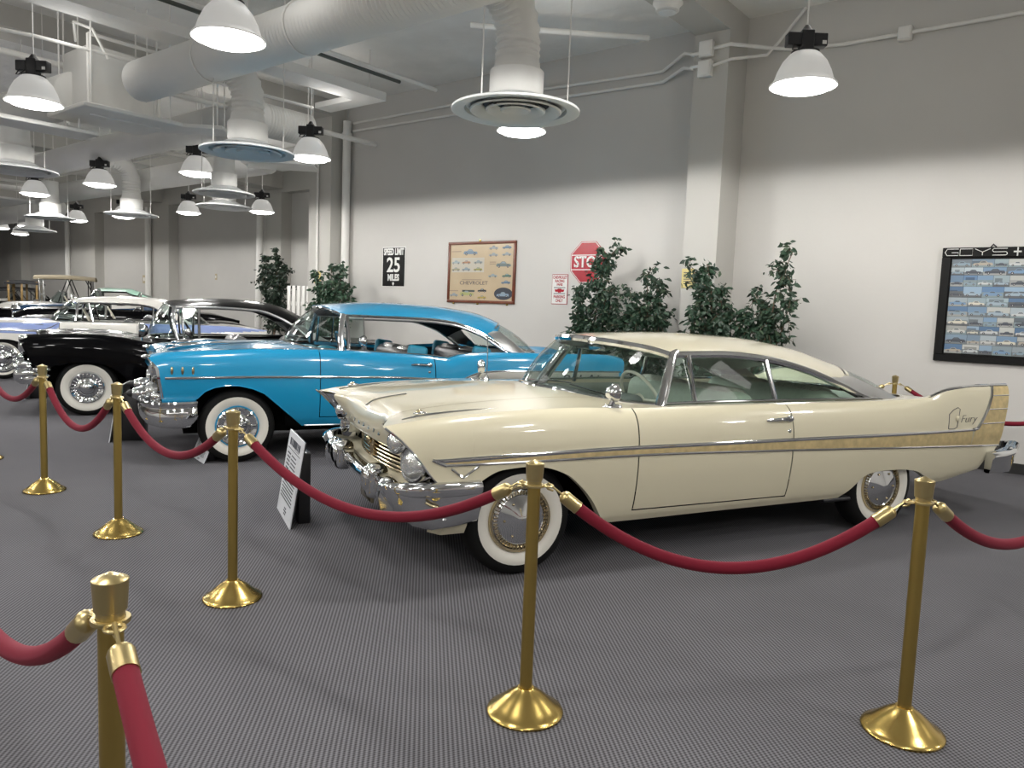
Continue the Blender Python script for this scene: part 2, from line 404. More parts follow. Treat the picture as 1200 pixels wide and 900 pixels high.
def diffuser(x, y, z, r, label, ydir=None, yd=None, zd=None):
    """round ceiling diffuser fed by a bent branch duct coming from y=yd"""
    t = thing('round_diffuser', label, 'air diffuser', (x, y, z), group='round ceiling diffusers')
    MB().lathe([(r * .38, .10), (r * .42, .13), (r * .42, .30), (r * .36, .33), (r * .34, .40)], 36).build('collar', 'duct', t)
    MB().lathe([(r * .42, .105), (r * .44, .10), (r * .62, .06), (r * .95, .015), (r, .005), (r, -.012), (r * .96, -.02), (r * .80, .0), (r * .78, .03), (r * .5, .05), (r * .41, .10)], 48).build('flange', 'diff', t)
    for a, b, h in ((.72, .52, -.005), (.47, .30, .0), (.24, .06, .004)):
        MB().lathe([(r * a, h + .0), (r * (a - .02), h - .012), (r * (b + .02), h + .03), (r * b, h + .05), (r * (b + .04), h + .05), (r * a, h + .008)], 40).build('cone_ring', 'diff', t)
    MB().lathe([(r * .76, .045), (0, .05)], 30).build('throat', 'intk', t)
    if yd is not None:
        rr = r * .335; s = 1 if y > yd else -1; br = min(abs(y - yd), zd - z - .42, .36)
        p = [(0, yd - y, zd - z), (0, -s * br, zd - z)] + arc((0, -s * br, zd - z - br), (0, 0, 1), (0, s, 0), br)[1:] + [(0, 0, .38)]
        ribbed(p, rr).build('branch_duct', 'duct', t, ang=60)
    else:
        MB().tube([(0, 0, .38), (0, 0, zd - z)], r * .335, 24).build('branch_duct', 'duct', t)
    for a in (.6, 2.6, 4.7): MB().tube([(r * .8 * cos(a), r * .8 * sin(a), .02), (r * .8 * cos(a), r * .8 * sin(a), CZ - z)], .006, 5).build('hanging_rod', 'white', t)
    return t
diffuser(-4.01, 4.95, 3.10, .52, 'large round ceiling diffuser at top centre with a lamp behind it', yd=4.45, zd=4.0)
diffuser(-7.65, 4.82, 3.10, .50, 'round ceiling diffuser left of the corner pillar, under the big duct branch', yd=4.45, zd=4.0)
diffuser(-11.15, 6.62, 3.13, .46, 'round ceiling diffuser just below and left of the one under the big duct', yd=None, zd=4.15)
diffuser(-13.3, 7.9, 3.2, .50, 'small looking round diffuser left of the second hanging lamp from the corner pillar', yd=None, zd=3.9)
diffuser(-11.75, 3.95, 3.1, .50, 'round ceiling diffuser at the left edge below the hanging lamp', yd=None, zd=3.9)
diffuser(-15.9, 7.4, 3.12, .50, 'distant round diffuser above the lavender car, right of its neighbour', yd=6.7, zd=4.15)
diffuser(-18.6, 6.9, 3.12, .50, 'distant round diffuser beside a lit lamp above the mint roofed car', yd=None, zd=3.9)
diffuser(-22.6, 8.0, 3.1, .50, 'farthest round diffuser at the left above a lit lamp', yd=None, zd=3.9)
duct([(-15.4, 3.9, 3.9), (-11.2, 4.05, 3.9), (-10.2, 4.1, 3.9)], .25, 'second round duct at the left edge behind the hanging lamp')
duct([(-19, 6.7, 4.2), (-10.6, 6.55, 4.2)] + arc((-10.6, 6.75, 4.2), (0, -1, 0), (1, 0, 0), .2, 8)[1:] + [(-10.4, 7.6, 4.2)], .24, 'round duct with a bent end left of the pendant lamps')
duct([(-22, 7.9, 3.92), (-13.0, 7.9, 3.92), (-11.9, 7.9, 3.92)], .22, 'long pale duct crossing behind the middle row of lamps')
duct([(-30, 8.6, 3.7), (-22.2, 8.4, 3.7)], .24, 'distant duct above the farthest lamps')
# white light tray with returned end, running away from the camera under the ceiling
o = MB().box2((-9.12, 1.2, 4.46), (-8.72, 7.45, 4.54)).box2((-9.12, 7.45, 4.46), (-10.0, 7.75, 4.54)).box2((-9.12, 7.45, 4.46), (-8.72, 7.75, 4.54)).box2((-9.12, 1.2, 4.54), (-9.09, 7.75, 4.62)).box2((-8.75, 1.2, 4.54), (-8.72, 7.75, 4.58)).build('service_tray', 'white', flat=True)
tag(o, 'long white service tray under the ceiling with an L shaped end', 'tray')
for yy in (3.0, 5.6, 7.6):
    MB().tube([(-8.92, yy, 4.5), (-8.92, yy, CZ)], .012, 6).build('hanger', 'white', o)
pipe('black_conduit', [(-8.6, 1.5, 4.75), (-8.6, 7.9, 4.75)], .025, 'dark conduit running beside the long white service tray', 'int')
pipe('conduit', [(-8.35, 1.5, 4.72), (-8.35, 8.4, 4.72)], .03, 'white conduit running beside the long white service tray')
# air handler at the end of the big duct
t = thing('air_handler', 'white air handler unit at the left end of the big duct', 'air handler', (-9.75, 4.45, 3.75))
MB().rbox((-.35, 0, .3), (.7, .8, .72), .02, 1).build('cabinet', 'duct', t)
q = MB()
for yy in (-.42, .42):
    q.tube([(.06, yy, -.15), (.06, yy, .75)], .022, 6)
q.tube([(.06, -.42, .75), (.06, .42, .75)], .022, 6); q.tube([(.06, -.42, -.15), (.06, .42, -.15)], .022, 6)
q.build('frame', 'white', t)
q = MB(); q.tube([(.12, .2 + .035 * cos(k), .1 + k * .02) for k in [i * .6 for i in range(44)]], .012, 6); q.build('coil', 'white', t)
MB().tube([(-.2, -.45, .7), (0, -.55, .85), (.25, -.45, .75), (.3, -.3, .45)], .018, 6).build('hose', 'white', t)
def panel(c, sx, sy, rz, label):
    o = thing('suspended_panel', label, 'panel', c, rz)
    MB().rbox((0, 0, 0), (sx, sy, .05), .01, 1).build('board', 'white', o)
    for a in (-1, 1):
        for b in (-1, 1): MB().tube([(a * sx * .42, b * sy * .4, .02), (a * sx * .42, b * sy * .4, CZ - c[2])], .010, 6).build('hanger', 'white', o)
    return o
panel((-9.85, 4.4, 3.62), 1.05, 1.15, 0, 'white suspended panel behind the lamp at upper left')
panel((-10.05, 5.42, 3.74), 1.05, .45, radians(45), 'white suspended panel just left of the second diffuser')
panel((-10.6, 7.25, 3.62), 1.1, .6, radians(45), 'white suspended panel behind the second diffuser and the corner lamp')
panel((-10.3, 3.2, 3.45), .5, 2.2, 0, 'white suspended panel at the left edge above the hanging lamp')
panel((-21, 6.6, 3.55), 2.6, .8, 0, 'distant white panel at the left under the ceiling')
for x, y0, z, lb in ((-10.6, 3, 4.3, 'first white pipe run from the corner pillar under the ceiling'), (-13.5, 2.5, 4.35, 'second white pipe run from the corner pillar under the ceiling'), (-15.5, 2.5, 4.4, 'third white pipe run from the corner pillar under the ceiling'), (-23, 3, 4.35, 'white pipe run at the far left under the ceiling')):
    pipe('conduit', [(x, y0, z), (x, 9.2, z)], .04, lb)
pipe('conduit', [(-24, 8.75, 4.66), (-12.4, 8.75, 4.66)], .035, 'white pipe running along the header left of the corner pillar')
pipe('conduit', [(-9.9, 2.2, 4.25), (-9.5, 3.4, 4.25), (-9.3, 6.9, 4.25)], .02, 'thin white pipe above the suspended panels')

# ------------------------------------------------------------------ pendant lamps
RZ = 3.53
def make_lamp(label):
    R = .28
    t = thing('pendant_lamp', label, 'lamp', group='white pendant high bay lamps')
    MB().lathe([(R, -.012), (R * 1.0, .0), (R * .93, .02), (R * .88, .04), (R * .80, .11), (R * .66, .19), (R * .46, .255), (R * .36, .275), (R * .33, .27),
                (R * .44, .25), (R * .63, .185), (R * .77, .105), (R * .85, .04), (R * .93, .0)], 40).build('shade', 'shade', t)
    MB().lathe([(R * .93, .0), (R * .86, -.015), (R * .78, -.036), (R * .5, -.052), (0, -.056)], 40).build('lens', 'lens', t)
    MB().rbox((0, 0, .36), (.11, .11, .19), .012).rbox((-.11, 0, .375), (.12, .10, .11), .01).rbox((.11, 0, .375), (.12, .10, .11), .01).lathe([(.05, .45), (.035, .475), (.02, .50)], 14).build('ballast_box', 'black', t)
    MB().lathe([(R * .30, .262), (R * .42, .268), (R * .42, .28), (R * .2, .29)], 24).build('collar', 'black', t)
    MB().tube([(-.12, -.05, .33), (-.14, -.08, .27), (-.09, -.11, .26), (-.05, -.08, .31)], .006, 6).build('cable_loop', 'black', t)
    MB().box((.14, -.052, .35), (.035, .004, .03)).build('rating_plate', 'white', t)
    MB().tube([(0, 0, .49), (0, 0, CZ - RZ)], .007, 6).build('hanging_rod', 'white', t)
    l = bpy.data.lights.new('lamp_light', 'SPOT'); l.spot_size = radians(180); l.spot_blend = .10; l.shadow_soft_size = .20; l.energy = LAMP_W; l.color = (1.0, 0.975, 0.935)
    lo = bpy.data.objects.new('lamp_light', l); C.objects.link(lo); lo.parent = t; lo.location = (0, 0, -.065)
    l = bpy.data.lights.new('ceiling_fill', 'POINT'); l.shadow_soft_size = .35; l.energy = UP_W; l.color = (1.0, 0.975, 0.935)  # added fill without a fixture of its own, lifts the ceiling
    lo = bpy.data.objects.new('ceiling_fill', l); C.objects.link(lo); lo.parent = t; lo.location = (.2, .2, .80)
    return t
LAMPS = [(-5.613, 3.368, 'large white bell lamp nearest the camera, in front of the big duct'),
         (-2.333, 6.771, 'white bell lamp hanging alone near the right wall'),
         (-5.479, 6.881, 'white bell lamp mostly hidden behind the large top centre diffuser'),
         (-9.291, 3.308, 'white bell lamp with black box at the left edge below the ceiling panel'),
         (-9.085, 6.707, 'white bell lamp in front of the corner pillar'),
         (-11.932, 6.608, 'white bell lamp left of the second diffuser, next after the corner pillar lamp'),
         (-14.918, 6.373, 'white bell lamp second to the left of the corner pillar lamp'),
         (-17.751, 6.3, 'white bell lamp third to the left of the corner pillar lamp'),
         (-15.519, 10.15, 'small looking lamp on a rod between the corner pillar and the far wall'),
         (-17.545, 9.501, 'small looking lamp left of the one nearest the far wall ficus'),
         (-20.3, 9.25, 'distant lamp whose black box shows above a round diffuser'),
         (-22.8, 9.12, 'distant lamp over the lavender car partly behind a diffuser'),
         (-26.7, 9.25, 'distant lamp over the antique cars partly behind a diffuser'),
         (-28.59, 9.109, 'lamp cut by the left edge of the picture')]
OFF = [(-2.4, 3.7), (1.2, 7.2), (1.2, 3.4), (-5.5, 0), (-2.2, 0), (1.2, 0), (-9.1, 0), (-12.7, 3.2), (-16.2, 3.2), (-19.6, 3.2), (-12.7, 0), (-9, -3.4), (-5.5, -3.4), (-2, -3.4), (1.5, -3.4), (4.6, 3.4), (4.6, 6.8), (-23.5, 5.5), (-31, 5.5), (-31, 10.5), (-36, 9)]
proto = make_lamp(LAMPS[0][2])
for i, (x, y, lb) in enumerate(LAMPS + [(x, y, 'white bell lamp of the unseen rows outside the picture') for x, y in OFF]):
    o = proto if i == 0 else copy_tree(proto)
    if i < len(LAMPS): x, y = x * 1.015, y * 1.015
    o.location = (x, y, RZ); o['label'] = lb; o.rotation_euler.z = radians(38)

# ------------------------------------------------------------------ cars
CAR_RZ = radians(64.0)
class Car:
    """A car body grown from side-view and plan curves. x runs from nose to tail, y < 0 is the driver's side, z up; x = 0 at the front axle."""
    def __init__(s, P, label, loc, rz=CAR_RZ, name='car', cat='car', group=None):
        s.P = P; s.root = thing(name, label, cat, loc, rz, group)
        s.sill, s.sh, s.yw = cub(P['sill']), cub(P['sh']), cub(P['yw'])
        s.prof = cub(P['prof']); s.arches = [cub(a) for a in P['arches']]; s.ar = [(a[0][0], a[-1][0]) for a in P['arches']]
        s.x0, s.x1 = P['sh'][0][0], P['sh'][-1][0]
        s.fe = cub(P['fe']); s.re = cub(P['re']); s.pk = cub(P.get('pk', [(0, 1)]))
    def S(s, x, z):
        """half width of the body side at (x, z)"""
        a, b = s.sill(x), s.sh(x)
        t = max(-.2, min(1, (z - a) / (b - a)))
        return s.yw(x) - s.prof(t) * (s.pk(x) if t > .5 else 1)
    def ysh(s, x): return s.yw(x) - s.prof(1) * s.pk(x)
    def zb(s, x):
        for f, (a, b) in zip(s.arches, s.ar):
            if a <= x <= b: return max(f(x), s.sill(x))
        return s.sill(x)
    def xmap(s, X, z):
        P = s.P; tz = max(0, min(1, (z - s.sill(X)) / (s.sh(X) - s.sill(X))))
        if X < P['fe1']: return P['fe1'] - (P['fe1'] - X) * (P['fe1'] - s.fe(tz)) / (P['fe1'] - s.x0)
        if X > P['re1']: return P['re1'] + (X - P['re1']) * (s.re(tz) - P['re1']) / (s.x1 - P['re1'])
        return X
    def side(s, mats):
        P = s.P; d0, d1, dz = P['door']; g = .004
        st = set(frange(s.x0, s.x1, .05))
        for a in P['arches']:
            st |= set(frange(a[0][0], a[-1][0], .02)) | {a[0][0] - .002, a[-1][0] + .002} | {p[0] for p in a}
        st |= {d0 - g, d0 + g, d1 - g, d1 + g, P['fe1'], P['re1']}
        for c in P.get('cuts', []): st |= {c - .001, c + .001}
        st = sorted(st)
        st = [x for i, x in enumerate(st) if i == 0 or x - st[i - 1] > .0015]
        nl, nu = 4, 22
        cols = []
        for X in st:
            zb, zt = s.zb(X), s.sh(X); zd = dz if zb < dz - .03 else zb + .12 * (zt - zb)
            zs = [lerp(zb, zd - g, i / nl) for i in range(nl + 1)] + [lerp(zd + g, zt, 1 - (1 - i / nu) ** 1.35) for i in range(nu + 1)]
            cols.append([(s.xmap(X, z), z) for z in zs])
        pts = [[Vector((x, -s.S(x, z), z)) for x, z in c] for c in cols]
        out = {}
        for i in range(len(st) - 1):
            xm = (st[i] + st[i + 1]) / 2
            for j in range(len(cols[0]) - 1):
                indoor = d0 < xm < d1
                gap = (abs(xm - d0) < g or abs(xm - d1) < g) and j >= nl or (indoor and j == nl)
                if gap: continue
                part = 'door' if indoor and j > nl else 'body'
                if part == 'body' and 'two' in P and P['two'](xm, (cols[i][j][1] + cols[i][j + 1][1]) / 2): part = 'two'
                if part == 'body' and 'three' in P and P['three'](xm, (cols[i][j][1] + cols[i][j + 1][1]) / 2): part = 'three'
                mb = out.setdefault(part, MB())
                mb.add([pts[i][j], pts[i + 1][j], pts[i + 1][j + 1], pts[i][j + 1]], [(0, 1, 2, 3)])
        # returned lower lip, and returned door edges
        lip = [[p[0], p[0] + Vector((0, .05, 0.0))] for p in pts]
        out['body'].grid(lip)
        s.cols = pts; s.st = st
        s.edge_f = pts[0]; s.edge_r = pts[-1]
        for k, mb in out.items(): out[k] = mb
        body = out['body']
        # ledge along the open greenhouse
        gx = frange(P['gx'][0], P['gx'][1], .05)
        body.grid([[Vector((x, -s.ysh(x), s.sh(x))), Vector((x, -s.ysh(x) + .05, s.sh(x) + .002)), Vector((x, -s.ysh(x) + .055, s.sh(x) - .04))] for x in gx])
        return out
    def deck(s, D, front=True, n=26, m=18):
        """hood or rear deck: rows over v = 1 (edge) .. 0 (centre line)"""
        xa, xb, zc, cr = cub(D['x0']), cub(D['x1']), cub(D['zc']), cub(D['crown'])
        vs = [1 - (i / m) ** 1.25 for i in range(m + 1)]
        rows = []
        for v in vs:
            row = []
            for i in range(n + 1):
                x = lerp(xa(v), xb(v), i / n); c = cr(1 - v)
                row.append(Vector((x, -s.ysh(x) * v, lerp(s.sh(x), zc(x), c))))
            rows.append(row)
        return rows, vs
    def shell(s):
        P, R = s.P, s.root
        o = s.side(None); body = o['body']
        hood, vs = s.deck(P['hood']); trunk, _ = s.deck(P['trunk'])
        s.hood, s.trunk = hood, trunk
        hv, k = P['hood'].get('split', .72), 0
        while vs[k] > hv: k += 1
        body.grid(hood[:k + 1]); tk = 0
        tv = P['trunk'].get('split', .7)
        while vs[tk] > tv: tk += 1
        body.grid(trunk[:tk + 1])
        # tail panel, bridging the two rear edges
        E = s.edge_r; zt_ = {f: lerp(s.sh(s.x1), cub(P['trunk']['zc'])(s.x1), cub(P['trunk']['crown'])(1 - f)) for f in (1, .97, .9, .8, .6, .3, 0)}
        body.grid([[Vector((p.x, p.y * f, min(p.z, zt_[f]))) for f in zt_] for p in E])
        body.mirror_y(); s.body = body.build('body', P['paint'], R)
        for kk_, pm in (('two', 'paint2'), ('three', 'paint3')):
            if kk_ not in o: continue
            for sg in (1, -1):
                d = MB(); d.v = [(x, y * sg, z) for x, y, z in o[kk_].v]; d.f = o[kk_].f[:]; d.c = o[kk_].c[:]
                d.build('two_tone_panel', P[pm], R)
        def inset(rows, d=.0025):
            return rows
        h = MB().grid(hood[k:]); h.mirror_y(); s.hoodo = h.build('hood', P.get('hoodpaint', P['paint']), R)
        t = MB().grid(trunk[tk:]); t.mirror_y(); s.trunko = t.build('trunk_lid', P['paint'], R)
        for a, rows, kk in (('hood', hood, k), ('trunk', trunk, tk)):
            pass
        s.doors = []
        if 'door' in o:
            for sg in (1, -1):
                d = MB(); d.v = [(x, y * sg, z) for x, y, z in o['door'].v]; d.f = o['door'].f[:]; d.c = o['door'].c[:]
                s.doors.append(d.build('door', P.get('doorpaint', P['paint']), R))
        # seams: thin dark grooves along hood and trunk sides
        sm = MB()
        for rows, kk in ((hood, k), (trunk, tk)):
            sm.grid([[p + Vector((0, -.002, .0012)) for p in rows[kk]], [p + Vector((0, .002, .0012)) for p in rows[kk]]])
        sm.mirror_y(); sm.build('panel_seam', 'dark', s.body, normals=False)
        # dark underbody and wheel housings so that one cannot look through the arches
        ub = MB(); L = s.x1 - s.x0; w = P.get('track_in', .62)
        ub.box2((s.x0 + .30, -w, .24), (s.x1 - .75, w, .42))
        for ax in (0, P['wb']):
            ub.box2((ax - .45, -w, .3), (ax + .45, w, .72 if ax == 0 else .68))
        za, zb_ = P['fire']
        ub.box2((P['gx'][0] - .55, -.72, .3), (P['gx'][0] - .3, .72, za))
        ub.box2((P['gx'][1] - .3, -.72, .3), (P['gx'][1] - .1, .72, zb_))
        ub.build('underbody', 'dark', R, flat=True)
        # inside: floor, side trim, dashboard, parcel shelf
        ins = MB(); a, b = P['gx']
        for sg in (1, -1):
            ins.grid([[(x, sg * (-s.ysh(x) + .056), s.sh(x) - .03), (x, sg * (-s.ysh(x) + .10), s.sh(x) - .2), (x, sg * (-s.ysh(x) + .10), .42)] for x in frange(a - .25, b, .1)])
        ins.box2((a - .25, -.78, .40), (b, .78, .44))
        ins.build('interior', P.get('int', 'int'), R, normals=False)
        if P.get('shelf', True):
            zs = s.sh(b) - .03
            MB().box2((b - .35, -.66, zs - .03), (b + .42, .66, zs)).build('parcel_shelf', P.get('int', 'int'), R)
    def roof(s):
        P, R = s.P, s.root; Q = P['roof']
        ry, rz, zc = cub(P['ry']), cub(P['rz']), cub(Q['zc']); xa, xb = cub(Q['x0']), cub(Q['x1'])
        rows, inn = [], []; m, n = 14, 30
        for j in range(m + 1):
            v = 1 - (j / m) ** 1.3; row = []; r2 = []
            for i in range(n + 1):
                x = lerp(xa(v), xb(v), i / n); c = 1 - v ** Q.get('pw', 2.4)
                y = -ry(x) * v; e = 1 - v
                z = lerp(rz(x), zc(x), c)
                row.append(Vector((x, y, z))); r2.append(Vector((x, y + (.02 if v > .5 else 0), z - .035)))
            rows.append(row); inn.append(r2)
        mb = MB().grid(rows); s.roofrows = rows
        # front and rear lips
        mb.grid([[r[0] for r in rows], [r[0] + Vector((.01, 0, -.03)) for r in rows]])
        mb.grid([[r[-1] for r in rows], [r[-1] + Vector((-.01, 0, -.03)) for r in rows]])
        mb.mirror_y(); s.roofo = mb.build('roof', P.get('roofpaint', P['paint']), R)
        h = MB().grid(inn); h.mirror_y(); h.build('headliner', P.get('int', 'int'), R)
        s.ry, s.rz = ry, rz
    def rail(s, x0, x1, m='chrome', r=.016, drop=.012, name='drip_rail', out=.004):
        xs = frange(x0, x1, .06)
        for sg in (1, -1):
            MB().tube([(x, sg * (-s.ry(x) - out), s.rz(x) - drop) for x in xs], r, 8).build(name, m, s.root)
    def glass(s, name, low, top, m='glass', n=20, k=6, bow=0.0, frame=None, fm='chrome', fr=.014):
        """windscreen or backlight between two half curves (centre to side)"""
        a, b = curve3(low, n), curve3(top, n); rows = []
        for i in range(n + 1):
            rows.append([a[i].lerp(b[i], j / k) + Vector((bow * sin(pi * j / k), 0, abs(bow) * .5 * sin(pi * j / k))) for j in range(k + 1)])
        full = [[Vector((p.x, -p.y, p.z)) for p in r] for r in reversed(rows)] + rows[1:]
        o = MB().grid(full).build(name, m, s.root, normals=False)
        if frame:
            for nm, path in (('lower_trim', a), ('upper_trim', b)):
                pp = [Vector((p.x, -p.y, p.z)) for p in reversed(path)] + path[1:]
                MB().tube(pp, fr, 8).build('windscreen_trim' if 'wind' in name else 'backlight_trim', fm, o)
        return o, a, b
    def pane(s, pts, name='side_window', m='glass'):
        for sg in (1, -1):
            MB().add([(x, sg * y, z) for x, y, z in pts], [tuple(range(len(pts)))]).build(name, m, s.root, normals=False, flat=True)
    def strip(s, xs, zl, zh, m, name='side_trim', off=.005, n=3, parent=None, sides=(1, -1), thick=True):
        for sg in sides:
            rows = []
            for x in xs:
                a, b = zl(x), zh(x)
                r = [(x, sg * -(s.S(x, lerp(a, b, i / n)) + off * (1.0 if 0 < i < n else .7)), lerp(a, b, i / n)) for i in range(n + 1)]
                if thick: r = [(x, sg * -(s.S(x, a) - .004), a)] + r + [(x, sg * -(s.S(x, b) - .004), b)]
                rows.append(r)
            MB().grid(rows).build(name, m, parent or s.root)
    def line(s, pts, r, m, name, off=.003, sides=(1, -1), parent=None, n=6, step=None):
        """small bead lying on the body side through (x, z) points"""
        if step:
            q = []
            for (x0, z0), (x1, z1) in zip(pts, pts[1:]):
                k = max(1, int(abs(x1 - x0) / step)); q += [(lerp(x0, x1, i / k), lerp(z0, z1, i / k)) for i in range(k)]
            pts = q + [pts[-1]]
        for sg in sides:
            MB().tube([(x, sg * -(s.S(x, z) + off), z) for x, z in pts], r, n).build(name, m, parent or s.root)
    def wheels(s, yo, cap, r=.33, ringm='chrome', wwr=(.19, .262), style='dish', axles=None, rim='chrome'):
        protos = {}
        for ax in axles or (0, s.P['wb']):
            for sg in (1, -1):
                mx = Matrix.Translation((ax, -sg * (yo - .09), r)) @ Matrix.Rotation(pi / 2 * sg, 4, 'X')
                if sg in protos:
                    def cp(o, par):
                        c = o.copy(); C.objects.link(c); c.parent = par
                        if par is s.root: c.location = o.location + Vector((ax, 0, 0))
                        for ch in o.children: cp(ch, c)
                    cp(protos[sg], s.root); continue
                ri, ro = wwr
                hs = (ri / .188) if style != 'cone' else 1
                t = MB().lathe([(.17, .05), (ri, .072), (ri + .03, .09), (.275 * r / .33, .094), (.305 * r / .33, .084), (.322 * r / .33, .066), (r, .04), (r, -.04), (.322 * r / .33, -.066), (.30 * r / .33, -.09), (.2, -.08), (.17, -.05)], 48, mx).build('wheel', 'tire', s.root)
                MB().lathe([(ri, .0735), (ri + .03, .0925), (ro - .012, .0965), (ro, .0945)], 48, mx).build('whitewall', 'ww', t)
                MB().lathe([(.165, .05), (.175, .088), (.188, .09), (ri + .003, .075)], 48, mx).build('rim', rim, t)
                q = MB()
                if style == 'cone':
                    q.lathe([(.168, .075), (.150, .082), (.142, .092), (.138, .088), (.03, .122), (.0, .130)], 48, mx).build('hubcap', cap, t)
                    f = MB()
                    for k in range(48):
                        a = 2 * pi * k / 48; f.box((.158 * cos(a), .158 * sin(a), .088), (.018, .006, .012), Matrix.Rotation(a, 3, 'Z'))
                    f.v = [tuple(mx @ Vector(p)) for p in f.v]; f.build('cooling_fins', ringm, t)
                    f = MB()
                    for k in range(6):
                        a = 2 * pi * k / 6; f.ellip((.105 * cos(a), .105 * sin(a), .102), (.008, .008, .006), 8, 6)
                    f.v = [tuple(mx @ Vector(p)) for p in f.v]; f.build('studs', ringm, t)
                else:
                    q.lathe([(a_ * hs, b_) for a_, b_ in [(.182, .072), (.178, .090), (.168, .097), (.158, .092), (.150, .088), (.135, .082), (.118, .080), (.105, .092), (.085, .098), (.07, .088), (.055, .092), (.05, .118), (.035, .128), (0, .131)]], 48, mx)
                    for k in range(24 if style == 'fins' else 8):
                        nn = 24 if style == 'fins' else 8; a = 2 * pi * k / nn
                        e = MB().rbox((.137 * hs * cos(a), .137 * hs * sin(a), .088), (.048, .014 if nn == 24 else .03, .020), .004, 2, Matrix.Rotation(a, 3, 'Z'))
                        q.add([mx @ Vector(p) for p in e.v], e.f)
                    if style == 'spin':
                        for k in range(3):
                            a = 2 * pi * k / 3 + .5; e = MB().rbox((.05 * cos(a), .05 * sin(a), .122), (.11, .022, .016), .006, 2, Matrix.Rotation(a, 3, 'Z'))
                            q.add([mx @ Vector(p) for p in e.v], e.f)
                    q.build('hubcap', cap, t)
                protos[sg] = t
    def seats(s, fx, rx, m, insert, zt=.98, w=1.30, zb=.44, ends=None):
        for x, nm in ((fx, 'front_seat'), (rx, 'rear_seat')):
            if x is None: continue
            t = MB().rbox((x + .02, 0, zb + .10), (.55, w, .2), .06)
            b = t.rbox((x + .36, 0, (zt + zb) / 2 + .05), (.20, w, zt - zb - .1), .08, 4, Matrix.Rotation(.14, 3, 'Y')).build(nm, m, s.root)
            q = MB()
            for sg in (1, -1):
                q.rbox((x + .385, sg * w * .235, (zt + zb) / 2 + .08), (.185, w * .40, zt - zb - .11), .07, 4, Matrix.Rotation(.14, 3, 'Y'))
            q.build('seat_insert', insert, b)
            if ends:
                for sg in (1, -1): MB().rbox((x + .36, sg * (w / 2 - .03), (zt + zb) / 2 + .08), (.215, .09, zt - zb - .06), .08, 4, Matrix.Rotation(.14, 3, 'Y')).build('seat_end', ends, b)
    def dash(s, x, z, m, wy=-.37, wx=None, wz=None, rim='ivory', r=.205):
        d = MB().rbox((x, 0, z - .10), (.26, 1.36, .2), .07, 4).build('dashboard', m, s.root)
        q = MB(); q.rbox((x + .05, wy, z - .02), (.16, .34, .12), .05, 4); q.build('instrument_binnacle', m, d)
        wx = wx or x + .22; wz = wz or z - .02
        rot = Matrix.Translation((wx, wy, wz)) @ Matrix.Rotation(radians(62), 4, 'Y')
        q = MB(); q.tube([rot @ Vector((r * cos(a), r * sin(a), 0)) for a in [2 * pi * k / 40 for k in range(41)]], .011, 8, False)
        w_ = q.build('steering_wheel', rim, s.root)
        q = MB(); q.tube([rot @ Vector((0, -r, 0)), rot @ Vector((0, 0, -.02)), rot @ Vector((0, r, 0))], .012, 6)
        q.tube([rot @ Vector((0, 0, -.02)), rot @ Vector((r, 0, 0))], .012, 6).lathe([(.05, -.03), (.04, 0), (0, .01)], 16, rot); q.build('spokes', rim, w_)
        MB().tube([rot @ Vector((0, 0, -.02)), rot @ Vector((0, 0, -.35))], .022, 8).build('column', m, w_)
    def sweep(s, path, prof, m, name, parent=None, mirror=True, sgn=1):
        """bumper: path of (x, y, ztop, zbot) for y <= 0 from the end to the centre; prof of (outward, t) with t 0 at the bottom"""
        rows = []
        for i, p in enumerate(path):
            a, b = Vector(path[max(0, i - 1)][:2]), Vector(path[min(len(path) - 1, i + 1)][:2])
            t = (b - a).normalized(); nrm = Vector((-t.y, t.x)) * sgn
            rows.append([Vector((p[0] + nrm.x * o, p[1] + nrm.y * o, lerp(p[3], p[2], tt))) for o, tt in prof])
        mb = MB().grid(rows, True); mb.add(rows[0], [tuple(range(len(prof)))])
        if mirror: mb.mirror_y()
        return mb.build(name, m, parent or s.root, ang=50)
    def bezel(s, r, c, m='chrome', rot=None, lens='lampglass', depth=.05, yaw=0):
        """headlamp facing forward at centre c (both sides)"""
        out = []
        for sg in (1, -1):
            mx = Matrix.Translation((c[0], -sg * c[1], c[2])) @ Matrix.Rotation(sg * yaw, 4, 'Z') @ Matrix.Rotation(-pi / 2 + (rot or 0), 4, 'Y')
            o = MB().lathe([(r * 1.02, -depth), (r * 1.18, -depth * .3), (r * 1.16, .012), (r * 1.05, .02), (r, .008)], 28, mx).build('headlamp', m, s.root)
            MB().lathe([(r, .008), (r * .85, .026), (r * .5, .042), (0, .048)], 28, mx).build('lens', lens, o)
            out.append(o)
        return out
    def mirror(s, x, z, m='chrome', far=False, h=.10):
        y = -s.S(x, z) + .03; zb = s.sh(x) - .01
        q = MB().rbox((x, y, zb + .012), (.11, .05, .03), .012, 3).tube([(x - .01, y, zb + .02), (x + .0, y - .01, zb + h * .6)], .016, 8)
        o = q.build('wing_mirror', m, s.root)
        mx = Matrix.Translation((x + .0, y - .012, zb + h)) @ Matrix.Rotation(pi / 2, 4, 'Y')
        MB().lathe([(0, -.055), (.03, -.045), (.052, -.01), (.055, .012), (.048, .02), (0, .02)], 22, mx).build('mirror_head', m, o)
        return o
